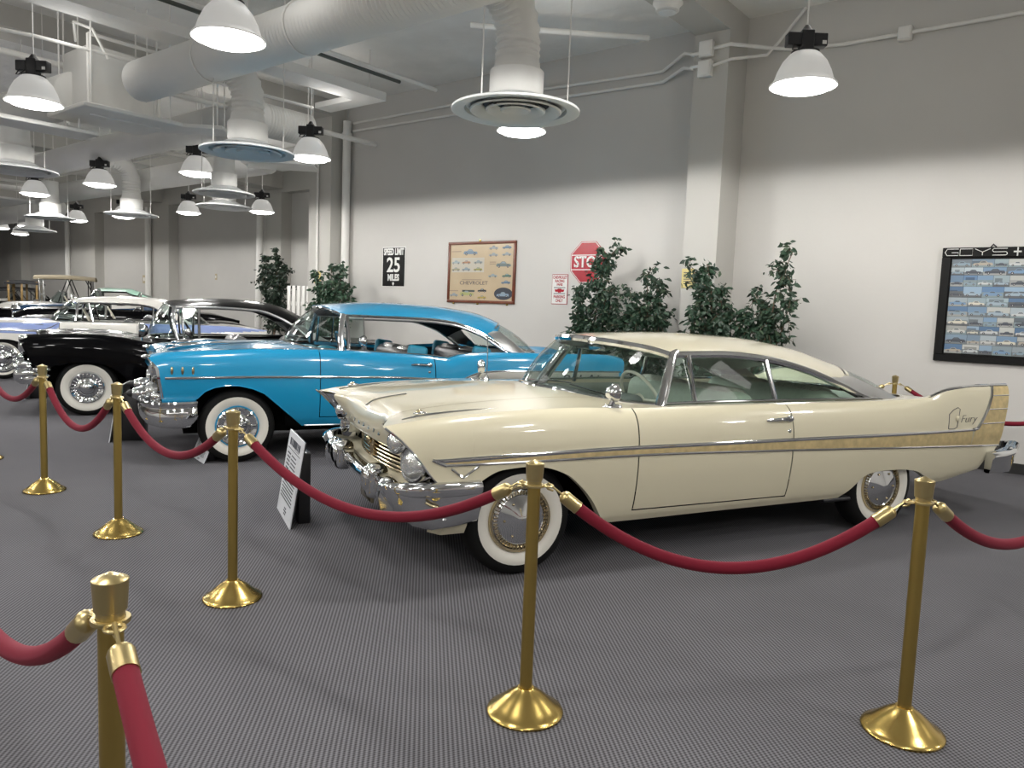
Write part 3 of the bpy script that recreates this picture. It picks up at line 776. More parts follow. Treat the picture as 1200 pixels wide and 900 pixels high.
    def handle(s, x0, x1, z, dz=.0, parent=None):
        for sg, d in zip((1, -1), s.doors):
            q = MB(); y = sg * -(s.S((x0 + x1) / 2, z) + .022)
            q.tube([(x0, y + sg * .018, z - .004), (lerp(x0, x1, .2), y, z), (lerp(x0, x1, .8), y, z + dz), (x1, y + sg * .014, z + dz)], [.007, .011, .013, .015], 8, sy=1)
            q.ellip((x1 - .01, y + sg * .008, z + dz), (.03, .018, .022), 12, 8)
            q.ellip((x1 - .01, sg * -(s.S(x1, z - .075) + .0), z - .075), (.014, .008, .014), 10, 6)
            q.build('door_handle', 'chrome', d)

# ================================================================== cream hardtop with gold side spear
FURY = dict(
    paint='cream', wb=2.91, track_in=.60,
    sill=[(-.8, .30), (-.30, .30), (.5, .262), (1.4, .270), (2.4, .275), (3.45, .310), (4.0, .362), (4.25, .39)],
    sh=[(-.79, .868), (-.60, .897), (-.30, .925), (.1, .944), (.33, .948), (.72, .938), (1.44, .943), (2.58, .945), (3.02, .950), (3.33, .968), (3.43, 1.0), (3.57, 1.028), (3.86, 1.049), (4.25, 1.051)],
    yw=[(-.79, .945), (-.4, .965), (.2, .975), (1.5, .985), (2.9, .975), (3.6, .95), (4.25, .925)],
    prof=[(-.2, .10), (0, .075), (.06, .05), (.25, .018), (.5, 0), (.70, .002), (.82, .014), (.91, .036), (.97, .068), (1, .10)],
    arches=[[(-.335, .30), (-.325, .50), (-.263, .585), (-.154, .631), (-.005, .641), (.106, .630), (.239, .584), (.331, .515), (.415, .430), (.477, .344), (.535, .262)],
            [(2.46, .276), (2.56, .354), (2.62, .412), (2.70, .445), (2.83, .458), (3.01, .455), (3.19, .433), (3.34, .373), (3.45, .310)]],
    fe=[(0, -.35), (.30, -.42), (.42, -.479), (.56, -.557), (.72, -.629), (.90, -.735), (1, -.79)], fe1=-.345,
    re=[(0, 4.0), (.12, 4.05), (.28, 4.165), (.6, 4.205), (1, 4.25)], re1=3.60, pk=[(3.0, 1), (3.4, .55), (3.7, .4)],
    door=(.715, 1.925, .335), gx=(1.0, 2.98), fire=(.86, .88),
    hood=dict(x0=[(0, -.59), (.45, -.625), (.7, -.69), (.88, -.75), (1, -.79)], x1=[(0, .46), (.25, .50), (.5, .62), (.7, .78), (.85, .93), (1, 1.0)],
              zc=[(-.68, .85), (-.60, .898), (-.45, .925), (-.2, .955), (.2, .982), (.5, .99), (1.0, .955)], crown=[(0, 0), (.1, .12), (.3, .45), (.55, .82), (.8, .97), (1, 1)], split=.66),
    trunk=dict(x0=[(0, 3.58), (.4, 3.55), (.6, 3.45), (.75, 3.30), (.87, 2.96), (1, 2.96)], x1=[(0, 4.23), (1, 4.25)],
               zc=[(2.9, .95), (3.4, .945), (3.8, .915), (4.25, .865)], crown=[(0, 0), (.03, .08), (.08, .45), (.16, .82), (.3, .97), (1, 1)], split=.66),
    ry=[(.9, .64), (1.14, .655), (1.9, .665), (2.4, .69), (2.8, .755), (3.0, .81)],
    rz=[(.6, 1.285), (.9, 1.27), (1.14, 1.262), (1.55, 1.268), (1.92, 1.243), (2.32, 1.162), (2.63, 1.052), (2.81, .975), (3.0, .935)],
    roof=dict(zc=[(.6, 1.325), (.85, 1.338), (1.0, 1.352), (1.58, 1.372), (2.14, 1.352), (2.57, 1.30), (2.94, 1.205), (3.2, 1.11)],
              x0=[(0, .80), (.4, .84), (.7, .93), (.88, 1.03), (1, 1.15)], x1=[(0, 3.06), (.5, 2.98), (.75, 2.86), (.9, 2.70), (1, 2.56)], pw=2.3),
    int='intg')
car = Car(FURY, 'cream two door hardtop with gold side spear and tail fins, nearest the ropes', (-3.348, 3.715, 0))
R = car.root
car.shell(); car.roof(); car.rail(1.15, 2.96, r=.025, drop=.018)
# windscreen wrapping round to reversed pillars
ws, wa, wb_ = car.glass('windscreen', [(.50, 0, .975), (.54, -.25, .972), (.66, -.5, .952), (.83, -.69, .935), (.99, -.80, .925)],
                        [(.80, 0, 1.315), (.835, -.25, 1.308), (.93, -.46, 1.292), (1.03, -.58, 1.272), (1.14, -.655, 1.240)], bow=-.03, frame=True, fr=.026)
bl, ba, bb = car.glass('backlight', [(3.56, 0, .935), (3.52, -.3, .935), (3.42, -.52, .93), (3.22, -.70, .935)],
                       [(3.05, 0, 1.165), (2.99, -.3, 1.155), (2.90, -.47, 1.13), (2.84, -.56, 1.10)], bow=.03, frame=True, fr=.012)
for sg in (1, -1):
    MB().tube([(.972, -sg * .805, .905), (1.03, -sg * .77, 1.02), (1.10, -sg * .715, 1.15), (1.158, -sg * .668, 1.245), (1.19, -sg * .664, 1.262)], [.048, .044, .040, .036, .026], 10, sy=.75).build('windscreen_pillar', 'chrome', R)
    # rear roof pillar, bright
    lo = [(x, -sg * (car.ry(x) + .002), car.rz(x) + (.0 if x < 2.95 else 0)) for x in frange(2.50, 3.0, .05)]
    hi = curve3([(2.70, -sg * .635, 1.085), (2.84, -sg * .575, 1.10), (3.02, -sg * .66, 1.03), (3.24, -sg * .735, .938)], len(lo) - 1)
    MB().grid([lo, [((a[0] + b[0]) / 2, (a[1] + b[1]) / 2 - sg * .012, (a[2] + b[2]) / 2 + .006) for a, b in zip(lo, hi)], [tuple(b) for b in hi]]).build('rear_pillar', 'brushed', R)
    MB().tube([(1.27, -sg * .775, .935), (1.27, -sg * .675, 1.245)], .017, 8).build('vent_post', 'chrome', R)
    MB().tube([(1.94, -sg * .79, .935), (1.93, -sg * .675, 1.225)], .017, 8).build('window_divider', 'chrome', R)
    MB().tube([(1.03, -sg * .79, .948), (1.5, -sg * .80, .955), (2.3, -sg * .80, .955), (2.9, -sg * .80, .952)], .010, 8).build('belt_trim', 'chrome', R)
car.pane([(1.05, -.775, .95), (1.94, -.775, .95), (1.93, -.672, 1.215), (1.5, -.665, 1.24), (1.17, -.662, 1.235)], m='glassg')
car.pane([(1.945, -.775, .95), (2.90, -.775, .95), (2.63, -.71, 1.03), (2.32, -.69, 1.135), (1.935, -.672, 1.213)], m='glassg')
car.seats(1.42, 2.25, 'seatg', 'seatp', zt=.99, w=1.34)
car.dash(.93, .93, 'int', wx=1.14, wz=.93)
car.wheels(.895, 'chrome', .325, ringm='goldbar', style='cone', rim='goldbar')
# gold spear: bright upper and lower mouldings round a gold insert
ztop = cub([(-.56, .705), (-.11, .717), (.71, .731), (1.9, .732), (3.2, .728), (3.83, .727)])
zbot = cub([(-.56, .697), (-.48, .672), (-.11, .670), (.71, .674), (1.9, .652), (3.2, .613), (4.18, .580)])
zmid = lambda x: max(zbot(x) + .004, ztop(x) - (.022 if x < 3 else .022 - .004 * (x - 3)))
X = frange(-.55, 3.83, .06)
car.strip(X, zmid, ztop, 'chrome', 'upper_moulding', off=.011)
X2 = frange(-.50, 3.80, .06)
car.strip(X2, lambda x: zbot(x), lambda x: zmid(x), 'gold', 'gold_insert', off=.004)
car.line([(x, zbot(x)) for x in frange(-.48, 4.17, .07)], .0075, 'chrome', 'lower_moulding')
car.line([(-.555, .703), (-.52, .686), (-.48, .671)], .009, 'chrome', 'spear_tip')
# gold fin end with bright dividing bars
for sg in (1, -1):
    rows = []
    zr = lambda t: lerp(.583, 1.045, t)
    xa = cub([(0, 3.80), (.26, 3.825), (.33, 3.852), (.63, 3.963), (.97, 4.041), (1, 4.045)]); xb = cub([(0, 4.172), (.6, 4.222), (1, 4.255)])
    for i in range(15):
        t = i / 14; z = zr(t)
        rows.append([(x, -sg * (car.S(x, z) + .004), z) for x in [lerp(xa(t), xb(t), j / 5) for j in range(6)]])
    fp = MB().grid(rows).build('fin_panel', 'gold', R)
    for xs_, z0 in (((4.012, 4.236), .976), ((3.966, 4.220), .871), ((3.90, 4.196), .762)):
        MB().tube([(x, -sg * (car.S(x, z0) + .006), z0) for x in frange(xs_[0], xs_[1], .05)], .005, 6).build('dividing_bar', 'chrome', fp)
    MB().tube([(x, -sg * (car.S(x, z) + .005), z) for x, z in [(3.80, .722), (3.85, .726), (3.89, .765), (3.963, .871), (4.012, .97), (4.042, 1.045)]], .013, 8).build('fin_moulding', 'chrome', fp)
    MB().tube([(x, -sg * (car.ysh(x) - .004), car.sh(x) + .002) for x in frange(3.34, 4.25, .06)], .011, 8).build('fin_crest', 'chrome', R)
    # tail lamp in the fin end
    MB().rbox((4.245, -sg * .83, .80), (.04, .10, .34), .018, 3, Matrix.Rotation(.10, 3, 'Y')).build('tail_lamp', 'red', R)
    # fuel door outline and knob
fx = [(3.50, .735), (3.50, .845), (3.545, .875), (3.60, .893), (3.625, .88), (3.61, .80), (3.60, .745), (3.57, .733), (3.50, .735)]
fd = MB().tube([(x, -(car.S(x, z) + .001), z) for x, z in fx], .0028, 5, False).build('fuel_door', 'ink', R)
q = MB().ellip((3.595, -(car.S(3.59, .80) + .006), .812), (.018, .012, .022), 10, 8).build('knob', 'cream', fd)
lm = Matrix.Translation((3.74, -(car.S(3.74, .80) + .004), .803)) @ Matrix.Rotation(pi / 2, 4, 'X') @ Matrix.Shear('XZ', 4, (0, 0))
lm = lm @ Matrix(((1, .35, 0, 0), (0, 1, 0, 0), (0, 0, 1, 0), (0, 0, 0, 1)))
text('Fury', .085, lm, 'ink', R, 'fin_script', .001, 1.25, bold=-.002)
# V emblem on the front wing
car.line([(-.452, .652), (-.385, .602), (-.30, .66)], .007, 'chrome', 'v_emblem', off=.004)
# door handle, mirror, mudflap
car.handle(1.70, 1.90, .853, .004)
car.mirror(.60, .99)
for sg in (1, -1):
    MB().rbox((2.46, -sg * .88, .262), (.26, .06, .03), .014, 3).build('splash_guard', 'black', R)
# crest spears on the wings
for sg in (1, -1):
    q = MB().tube([(-.66, -sg * .75, .885), (-.55, -sg * .75, .905), (-.3, -sg * .755, .927), (-.10, -sg * .76, .938)], [.005, .011, .007, .003], 8)
    q.ellip((-.56, -sg * .75, .918), (.04, .012, .012), 10, 6).build('wing_ornament', 'chrome', R)
    MB().ellip((-.565, -sg * .75, .929), (.018, .010, .010), 8, 6).build('gold_bead', 'goldbar', R)
# front: cream fascia, lettering, grille, lamps, apron
hood_edge = [r[0] for r in car.hood]      # v = 1 .. 0
fas = []
for p in hood_edge:
    v = -p.y / .85
    gz = .690; gx = -.660 + .06 * max(0, v - .3)
    k = max(0, 1 - v / .62); q0, q3 = Vector(p), Vector((gx, p.y, gz)); q1 = q0 + Vector((-.055 - .02 * k, 0, -.012 - .012 * k)); q2 = Vector((gx - .028, p.y, .785))
    fas.append([q0 * (1 - t_) ** 3 + q1 * 3 * t_ * (1 - t_) ** 2 + q2 * 3 * t_ ** 2 * (1 - t_) + q3 * t_ ** 3 for t_ in [i_ / 10 for i_ in range(11)]])
fas = [f for f in fas if -f[0].y < .66]
MB().grid(fas).mirror_y().build('nose_panel', 'cream', R)
for i, ch in enumerate('PLYMOUTH'):
    y = .40 - i * .115
    m4 = Matrix.Translation((-.686, y, .755)) @ Matrix.Rotation(-pi / 2, 4, 'Z') @ Matrix.Rotation(pi / 2 - .25, 4, 'X')
    text(ch, .032, m4, 'chrome', R, 'nose_letter', .004)
q = MB()
MB().box2((-.50, -.84, .46), (-.44, .84, .74)).build('grille_backing', 'dark', R, flat=True)
for k in range(7):
    z = .535 + k * .0235; e = .055 * (1 - abs(k - 3) / 3)
    MB().tube([(-.575 + .16 * (abs(y) / .84) ** 2.2 - .02, y, z) for y in frange(-.80, .80, .1)], .0085, 8, sy=1.3).build('grille_bar', 'goldbar', R)
g = MB().rbox((-.605, 0, .625), (.05, .045, .15), .018, 3).ellip((-.635, 0, .655), (.02, .03, .03), 12, 8).build('grille_ornament', 'goldbar', R)
for sg in (1, -1):
    # canted bright surround under the brow, following the wing's leading edge
    rows = []
    for i in range(13):
        t = i / 12; z = lerp(.54, .862, t)
        xe = cub([(.54, -.479), (.618, -.557), (.711, -.629), (.813, -.723), (.868, -.79)])(z)
        ye = car.S(xe, z); yi = cub([(.54, .80), (.60, .66), (.70, .57), (.80, .56), (.868, .58)])(z)
        rows.append([(xe + .002, -sg * (ye - .004), z), (xe + .03, -sg * (ye - .03), z), (xe + .02 , -sg * lerp(ye, yi, .5), z), (-.60 - .05 * (z - .54) / .33, -sg * yi, z), (-.50, -sg * (yi - .01), z)])
    MB().grid(rows).build('lamp_surround', 'chrome', R)
    MB().tube([(cub([(.54, -.479), (.618, -.557), (.711, -.629), (.813, -.723), (.868, -.79)])(z) - .003, -sg * (car.S(-.6, z) - .002), z) for z in frange(.54, .868, .03)], .006, 6).build('wing_edge_trim', 'chrome', R)
car.bezel(.088, (-.590, .775, .645), depth=.08, yaw=.42, rot=.12)
car.bezel(.058, (-.655, .655, .750), depth=.08, yaw=.42, rot=.15)
ap = []
for sg in (1,):
    for y in frange(-.86, .86, .08):
        b = .05 * (abs(y) / .86) ** 2
        ap.append([(-.50, y, .53), (-.585 + b, y, .515), (-.615 + b, y, .495), (-.615 + b, y, .44), (-.56 + b, y, .33), (-.40 + b * .3, y, .265)])
MB().grid(ap).build('front_apron', 'cream', R)
for sg in (1, -1):
    MB().grid([[(x, -sg * y, z) for z, y in ((.52, .93), (.42, .935), (.33, .92), (.275, .88))] for x in (-.335, -.40, -.47)] + [[(-.52, -sg * y, z) for z, y in ((.52, .84), (.42, .85), (.33, .84), (.275, .80))]]).build('wing_lower', 'cream', R)
# bumper: deep wrapped ends stepping down to a slim centre bar with two guards
prof = [(-.045, .98), (-.005, 1.0), (.02, .965), (.03, .90), (.026, .74), (.012, .70), (.008, .45), (-.018, .06), (-.035, .0), (-.055, .05)]
path = [(-.285, -.975, .585, .355), (-.40, -.985, .585, .34), (-.55, -.975, .585, .325), (-.655, -.935, .58, .345), (-.715, -.86, .57, .385), (-.735, -.77, .555, .42), (-.735, -.68, .535, .43)]
for sg_ in (1, -1): car.sweep([(p[0], p[1] * sg_, p[2], p[3]) for p in path], prof if sg_ > 0 else [(-o, t_) for o, t_ in prof], 'chrome', 'bumper_end', mirror=False)
prof2 = [(-.04, .9), (.0, 1.0), (.03, .85), (.045, .5), (.03, .15), (.0, 0), (-.04, .1)]
car.sweep([(-.72, -.70, .545, .36), (-.715, -.62, .53, .385), (-.695, -.52, .52, .40), (-.68, -.42, .52, .405), (-.672, -.34, .51, .41), (-.672, -.2, .50, .415), (-.675, 0, .50, .415)], prof2, 'chrome', 'bumper_bar')
for sg in (1, -1):
    q = MB().rbox((-.70, -sg * .41, .485), (.13, .13, .20), .045, 4).ellip((-.755, -sg * .41, .50), (.035, .055, .075), 14, 10)
    q.build('bumper_guard', 'chrome', R)
    MB().ellip((-.70, -sg * .66, .50), (.06, .09, .06), 14, 10).build('bumper_scroll', 'chrome', R)
    MB().ellip((-.50, -sg * 1.012, .395), (.015, .012, .012), 10, 6).build('bumper_bolt', 'chrome', R)
    q = MB().tube([(-.60, -sg * .995, .49), (-.575, -sg * 1.003, .475), (-.55, -sg * 1.006, .468), (-.52, -sg * 1.0, .455)], [.008, .007, .009, .004], 6)
    q.build('bumper_badge', 'goldbar', R)
MB().rbox((-.64, 0, .335), (.02, .26, .12), .006, 2).build('pan_plate', 'goldbar', R)
# rear bumper
car.sweep([(4.03, -.955, .535, .365), (4.15, -.965, .545, .365), (4.28, -.955, .565, .365), (4.39, -.91, .605, .40), (4.455, -.80, .585, .42), (4.475, -.6, .55, .40), (4.48, 0, .53, .38)], [(-.045, .98), (0, 1), (.03, .92), (.038, .8), (.02, .66), (.012, .3), (0, .02), (-.03, 0), (-.045, .05)], 'chrome', 'rear_bumper', sgn=-1)
MB().rbox((4.30, -.52, .72), (.012, .30, .15), .006, 1).build('rear_plate', 'ivory', R)
# wipers, cowl trim, aerial, hood crest
for y in (-.42, .22):
    MB().tube([(.60 if y > -.4 else .70, y, .985), (.70, y - .06, 1.005), (.80, y - .22, 1.0)] if y > 0 else [(.83, -.63, .945), (.74, -.50, .985), (.64, -.26, 1.02)], [.011, .006, .004], 6).build('wiper', 'chrome', R)
q = MB().tube([(.30, .34, 1.0), (.30, .34, 1.30)], .004, 6).lathe([(.022, 0), (.016, .03), (.006, .05)], 12, Matrix.Translation((.30, .34, .975))).build('aerial', 'chrome', R)
q = MB().tube([(.34, .62, .96), (.37, .62, 1.02)], .016, 8).ellip((.375, .62, 1.06), (.03, .045, .055), 14, 10).rbox((.35, .62, .962), (.10, .05, .025), .01).build('wing_mirror', 'chrome', R)
MB().tube([(x_, 0, cub(FURY['hood']['zc'])(x_) + .004) for x_ in frange(-.66, -.4, .04)], .006, 6).build('hood_crest', 'chrome', R)
q = MB()
for y in (-.62, .10): q.rbox((1.22, y + .26, 1.235), (.13, .40, .014), .006, 2, Matrix.Rotation(-.25, 3, 'Y'))
q.build('sun_visor', 'seatg', R)
MB().rbox((1.0, 0, 1.255), (.02, .20, .055), .01, 2).build('rear_view_mirror', 'chrome', R)

# ================================================================== turquoise hardtop
BEL = dict(
    paint='blue', wb=2.92, track_in=.60,
    sill=[(-.75, .52), (-.40, .54), (.57, .325), (1.0, .322), (2.4, .32), (3.4, .36), (4.2, .42)],
    sh=[(-.745, .972), (-.68, .990), (-.58, 1.005), (-.38, 1.018), (-.1, 1.032), (.2, 1.045), (.73, 1.046), (.94, 1.042), (1.27, 1.030), (1.62, 1.016), (1.84, 1.0), (2.04, .978), (2.16, 1.012), (2.35, 1.033), (2.74, 1.038), (3.2, 1.034), (3.8, 1.03), (4.05, 1.02), (4.2, .985)],
    yw=[(-.745, .90), (-.4, .92), (.3, .935), (1.5, .94), (2.9, .935), (4.2, .89)],
    prof=[(-.2, .10), (0, .07), (.1, .035), (.3, .008), (.5, 0), (.72, .006), (.85, .022), (.93, .048), (.975, .08), (1, .11)],
    arches=[[(-.385, .53), (-.342, .594), (-.279, .660), (-.199, .696), (-.102, .712), (.012, .711), (.129, .684), (.23, .639), (.333, .548), (.455, .438), (.575, .328)],
            [(2.48, .32), (2.54, .46), (2.66, .56), (2.92, .60), (3.18, .56), (3.30, .46), (3.37, .355)]],
    fe=[(0, -.62), (.35, -.635), (.6, -.648), (.75, -.655), (.86, -.692), (1, -.745)], fe1=-.40,
    re=[(0, 4.1), (.4, 4.12), (1, 4.2)], re1=3.6,
    door=(.735, 1.885, .345), gx=(1.0, 3.02), fire=(.92, .92),
    hood=dict(x0=[(0, -.66), (.5, -.67), (.75, -.69), (.9, -.72), (1, -.745)], x1=[(0, .53), (.3, .55), (.55, .60), (.75, .72), (.88, .93), (1, 1.0)],
              zc=[(-.67, .96), (-.55, .990), (-.38, 1.022), (-.14, 1.048), (.26, 1.072), (.65, 1.080), (1.0, 1.06)], crown=[(0, 0), (.1, .02), (.22, .18), (.4, .66), (.7, .95), (1, 1)], split=.70),
    trunk=dict(x0=[(0, 3.30), (.5, 3.26), (.7, 3.16), (.82, 3.0), (.9, 2.9), (1, 2.9)], x1=[(0, 4.12), (.8, 4.15), (1, 4.2)],
               zc=[(2.9, 1.04), (3.3, 1.02), (3.7, .99), (4.2, .86)], crown=[(0, 0), (.06, .05), (.16, .5), (.3, .9), (1, 1)], split=.74),
    ry=[(.8, .63), (1.0, .665), (1.9, .675), (2.4, .69), (2.65, .72), (2.85, .77), (3.0, .80)],
    rz=[(.8, 1.395), (1.0, 1.382), (1.32, 1.380), (1.86, 1.372), (2.14, 1.345), (2.44, 1.255), (2.64, 1.141), (2.80, 1.05), (3.0, 1.035)],
    roof=dict(zc=[(.8, 1.452), (.95, 1.478), (1.13, 1.497), (1.5, 1.521), (2.09, 1.507), (2.4, 1.478), (2.61, 1.447), (2.85, 1.36), (2.95, 1.315)],
              x0=[(0, .87), (.4, .88), (.7, .91), (.88, .96), (1, 1.0)], x1=[(0, 2.88), (.5, 2.82), (.72, 2.74), (.88, 2.66), (1, 2.60)], pw=2.8),
    int='intk')
car = Car(BEL, 'turquoise blue fifties hardtop with chrome bumper, between the black and the cream cars', (-7.036, 4.23, 0))
R = car.root
car.shell(); car.roof(); car.rail(1.0, 2.78, r=.012, drop=.006); car.rail(1.02, 2.76, m='brushed', r=.016, drop=.032, name='window_trim', out=-.006)
car.glass('windscreen', [(.53, 0, 1.082), (.555, -.3, 1.078), (.64, -.55, 1.06), (.78, -.72, 1.045), (.965, -.80, 1.04)],
          [(.87, 0, 1.448), (.885, -.25, 1.44), (.92, -.46, 1.42), (.955, -.58, 1.40), (.995, -.668, 1.372)], bow=-.03, frame=True, fr=.014)
car.glass('backlight', [(3.30, 0, 1.025), (3.26, -.35, 1.03), (3.15, -.58, 1.032), (2.98, -.70, 1.036)],
          [(2.87, 0, 1.345), (2.83, -.3, 1.335), (2.76, -.46, 1.315), (2.68, -.56, 1.285)], bow=.03, frame=True, fr=.012)
for sg in (1, -1):
    MB().tube([(.955, -sg * .805, 1.03), (.955, -sg * .77, 1.15), (.975, -sg * .715, 1.27), (1.0, -sg * .668, 1.385)], [.036, .032, .030, .028], 10).build('windscreen_pillar', 'chrome', R)
    MB().tube([(1.03, -sg * .80, 1.03), (1.035, -sg * .76, 1.15), (1.035, -sg * .715, 1.27), (1.035, -sg * .675, 1.365)], .020, 8).build('vent_frame', 'chrome', R)
    MB().tube([(1.20, -sg * .79, 1.025), (1.20, -sg * .675, 1.36)], .009, 8).build('vent_post', 'chrome', R)
    MB().tube([(1.0, -sg * .825, 1.046), (1.4, -sg * .835, 1.028), (1.84, -sg * .835, 1.005), (2.04, -sg * .835, .982), (2.16, -sg * .83, 1.016), (2.5, -sg * .82, 1.036)], .009, 8).build('belt_trim', 'chrome', R)
    lo = [(x, -sg * (car.ry(x) - .004), car.rz(x) - .01) for x in frange(2.50, 3.0, .05)]
    hi = curve3([(2.62, -sg * .60, 1.255), (2.70, -sg * .60, 1.26), (2.82, -sg * .66, 1.17), (2.99, -sg * .71, 1.04)], len(lo) - 1)
    MB().grid([lo, [tuple((Vector(a) + Vector(b)) / 2 + Vector((0, -sg * .015, 0))) for a, b in zip(lo, hi)], [tuple(b) for b in hi]]).build('rear_pillar', 'brushed', R)
car.pane([(1.04, -.79, 1.03), (1.20, -.79, 1.03), (1.20, -.68, 1.36), (1.035, -.68, 1.365)], name='vent_window')
q = car.seats(1.40, 2.12, 'seatk', 'seats', zt=1.04, w=1.32, zb=.5, ends='intb')
car.dash(.86, 1.02, 'intb', wx=1.10, wz=1.02, rim='blue')
car.wheels(.885, 'chrome', .335, style='spin', rim='blue', wwr=(.19, .272))
zt = cub([(-.62, .794), (.15, .805), (.73, .803), (1.27, .802), (1.86, .781), (2.35, .752), (2.8, .71), (3.6, .60), (4.0, .55)])
car.strip(frange(-.60, 4.0, .07), lambda x: zt(x) - .020, zt, 'chrome', 'side_spear', off=.012)
zu = cub([(2.20, .775), (2.24, .795), (2.39, .838), (2.63, .852), (3.15, .847), (3.8, .845), (4.13, .84)])
car.strip(frange(2.21, 4.10, .06), lambda x: zt(x), zu, 'brushed', 'rear_insert', off=.004)
car.line([(x, zu(x)) for x in frange(2.20, 4.12, .06)], .009, 'chrome', 'upper_spear')
text('Bel Air', .13, Matrix.Translation((3.62, -(car.S(3.6, .76) + .010), .76)) @ Matrix.Rotation(pi / 2, 4, 'X') @ Matrix(((1, .3, 0, 0), (0, 1, 0, 0), (0, 0, 1, 0), (0, 0, 0, 1))), 'ink', R, 'script', .002, 1.5)
for i in range(3):
    for sg in (1, -1):
        x = -.545 + .085 * i
        q = MB().ellip((x, -sg * (car.S(x, .85) + .004), .85), (.012, .007, .036), 10, 8).build('wing_hash_mark', 'goldbar', R)
car.handle(1.63, 1.83, .915, -.004)
car.mirror(1.17, 1.03, h=.11)
car.line([(.60, .328), (1.2, .326), (2.4, .324)], .008, 'chrome', 'sill_trim', step=.1)
car.line([(x, z + .004) for x, z in BEL['arches'][0][1:-1]], .006, 'blue', 'arch_lip')
# front: hooded lamps, gold mesh grille, grille bar with bullets, bumper
MB().box2((-.60, -.84, .50), (-.54, .84, .94)).build('grille_backing', 'dark', R, flat=True)
q = MB()
for k in range(14): q.box((-.655, 0, .62 + k * .021), (.008, 1.16, .006))
for k in range(40): q.box((-.652, -.58 + k * .0297, .757), (.006, .006, .29))
q.build('grille_mesh', 'goldbar', R)
MB().tube([(-.70, y, .70 - .0 * abs(y)) for y in frange(-.62, .62, .1)], .022, 10).build('grille_bar', 'chrome', R)
MB().grid([[(r[0].x + .0, r[0].y, r[0].z) for r in car.hood], [(r[0].x - .012, r[0].y, r[0].z - .05) for r in car.hood], [(r[0].x + .01, r[0].y, r[0].z - .09) for r in car.hood]]).mirror_y().build('hood_lip', 'blue', R)
car.bezel(.098, (-.685, .745, .875), depth=.09)
for sg in (1, -1):
    rows = []
    for z in frange(.60, .968, .025):
        xe = cub([(.60, -.622), (.70, -.636), (.80, -.652), (.86, -.66), (.91, -.696), (.968, -.743)])(z)
        ye = car.S(xe, z)
        rows.append([(xe + .01, -sg * (ye + .003), z), (xe - .014, -sg * (ye - .004), z), (xe - .012, -sg * (ye - .03), z), (xe + .02, -sg * (ye - .05), z), (-.60, -sg * .58, z)])
    MB().grid(rows).build('lamp_surround', 'chrome', R)
    MB().ellip((-.74, -sg * .745, .962), (.05, .10, .02), 14, 8).build('lamp_hood', 'chrome', R)
    q = MB().lathe([(.05, 0), (.065, .05), (.06, .12), (.045, .16), (.0, .2)], 18, Matrix.Translation((-.70, -sg * .42, .60)) @ Matrix.Rotation(-pi / 2, 4, 'Y')).build('bumper_bullet', 'chrome', R)
    MB().lathe([(.036, .168), (.03, .20), (0, .23)], 14, Matrix.Translation((-.70, -sg * .42, .60)) @ Matrix.Rotation(-pi / 2, 4, 'Y')).build('rubber_tip', 'black', q)
    MB().lathe([(.055, 0), (.07, .04), (.06, .09), (0, .10)], 18, Matrix.Translation((-.66, -sg * .72, .66)) @ Matrix.Rotation(-pi / 2, 4, 'Y')).build('parking_lamp', 'lampglass', R)
    MB().rbox((-.66, -sg * .80, .61), (.12, .10, .10), .04, 3).build('bumper_scroll', 'chrome', R)
    car_y = .30
    q = MB().tube([(-.57, -sg * car_y, 1.0), (-.45, -sg * car_y, 1.035), (-.2, -sg * car_y, 1.065), (-.02, -sg * car_y, 1.068)], [.012, .026, .020, .004], 10, sy=1.0)
    q.rbox((-.50, -sg * car_y, 1.045), (.05, .15, .012), .005).build('hood_ornament', 'chrome', R)
pr = [(-.06, .99), (-.01, 1.0), (.02, .965), (.025, .90), (.008, .80), (.004, .70), (.016, .62), (.018, .2), (.0, .03), (-.02, 0), (-.05, .06)]
car.sweep([(-.345, -.905, .583, .40), (-.40, -.925, .585, .345), (-.52, -.925, .583, .335), (-.64, -.90, .58, .34), (-.735, -.82, .575, .36), (-.775, -.70, .57, .38), (-.80, -.5, .565, .40), (-.82, -.25, .56, .40), (-.825, 0, .56, .40)], pr, 'chrome', 'front_bumper')
for sg in (1, -1):
    MB().rbox((-.50, -sg * .945, .475), (.17, .012, .018), .005, 2).build('bumper_slot', 'brushed', R)
car.sweep([(3.9, -.92, .62, .42), (4.15, -.93, .62, .42), (4.28, -.85, .62, .42), (4.33, -.6, .60, .42), (4.35, 0, .60, .42)], [(-.05, .98), (0, 1), (.03, .9), (.03, .6), (.02, .2), (0, 0), (-.04, .05)], 'chrome', 'rear_bumper', sgn=-1)
for sg in (1, -1):
    MB().rbox((4.17, -sg * .82, .78), (.06, .10, .20), .03, 3).build('tail_lamp', 'red', R)

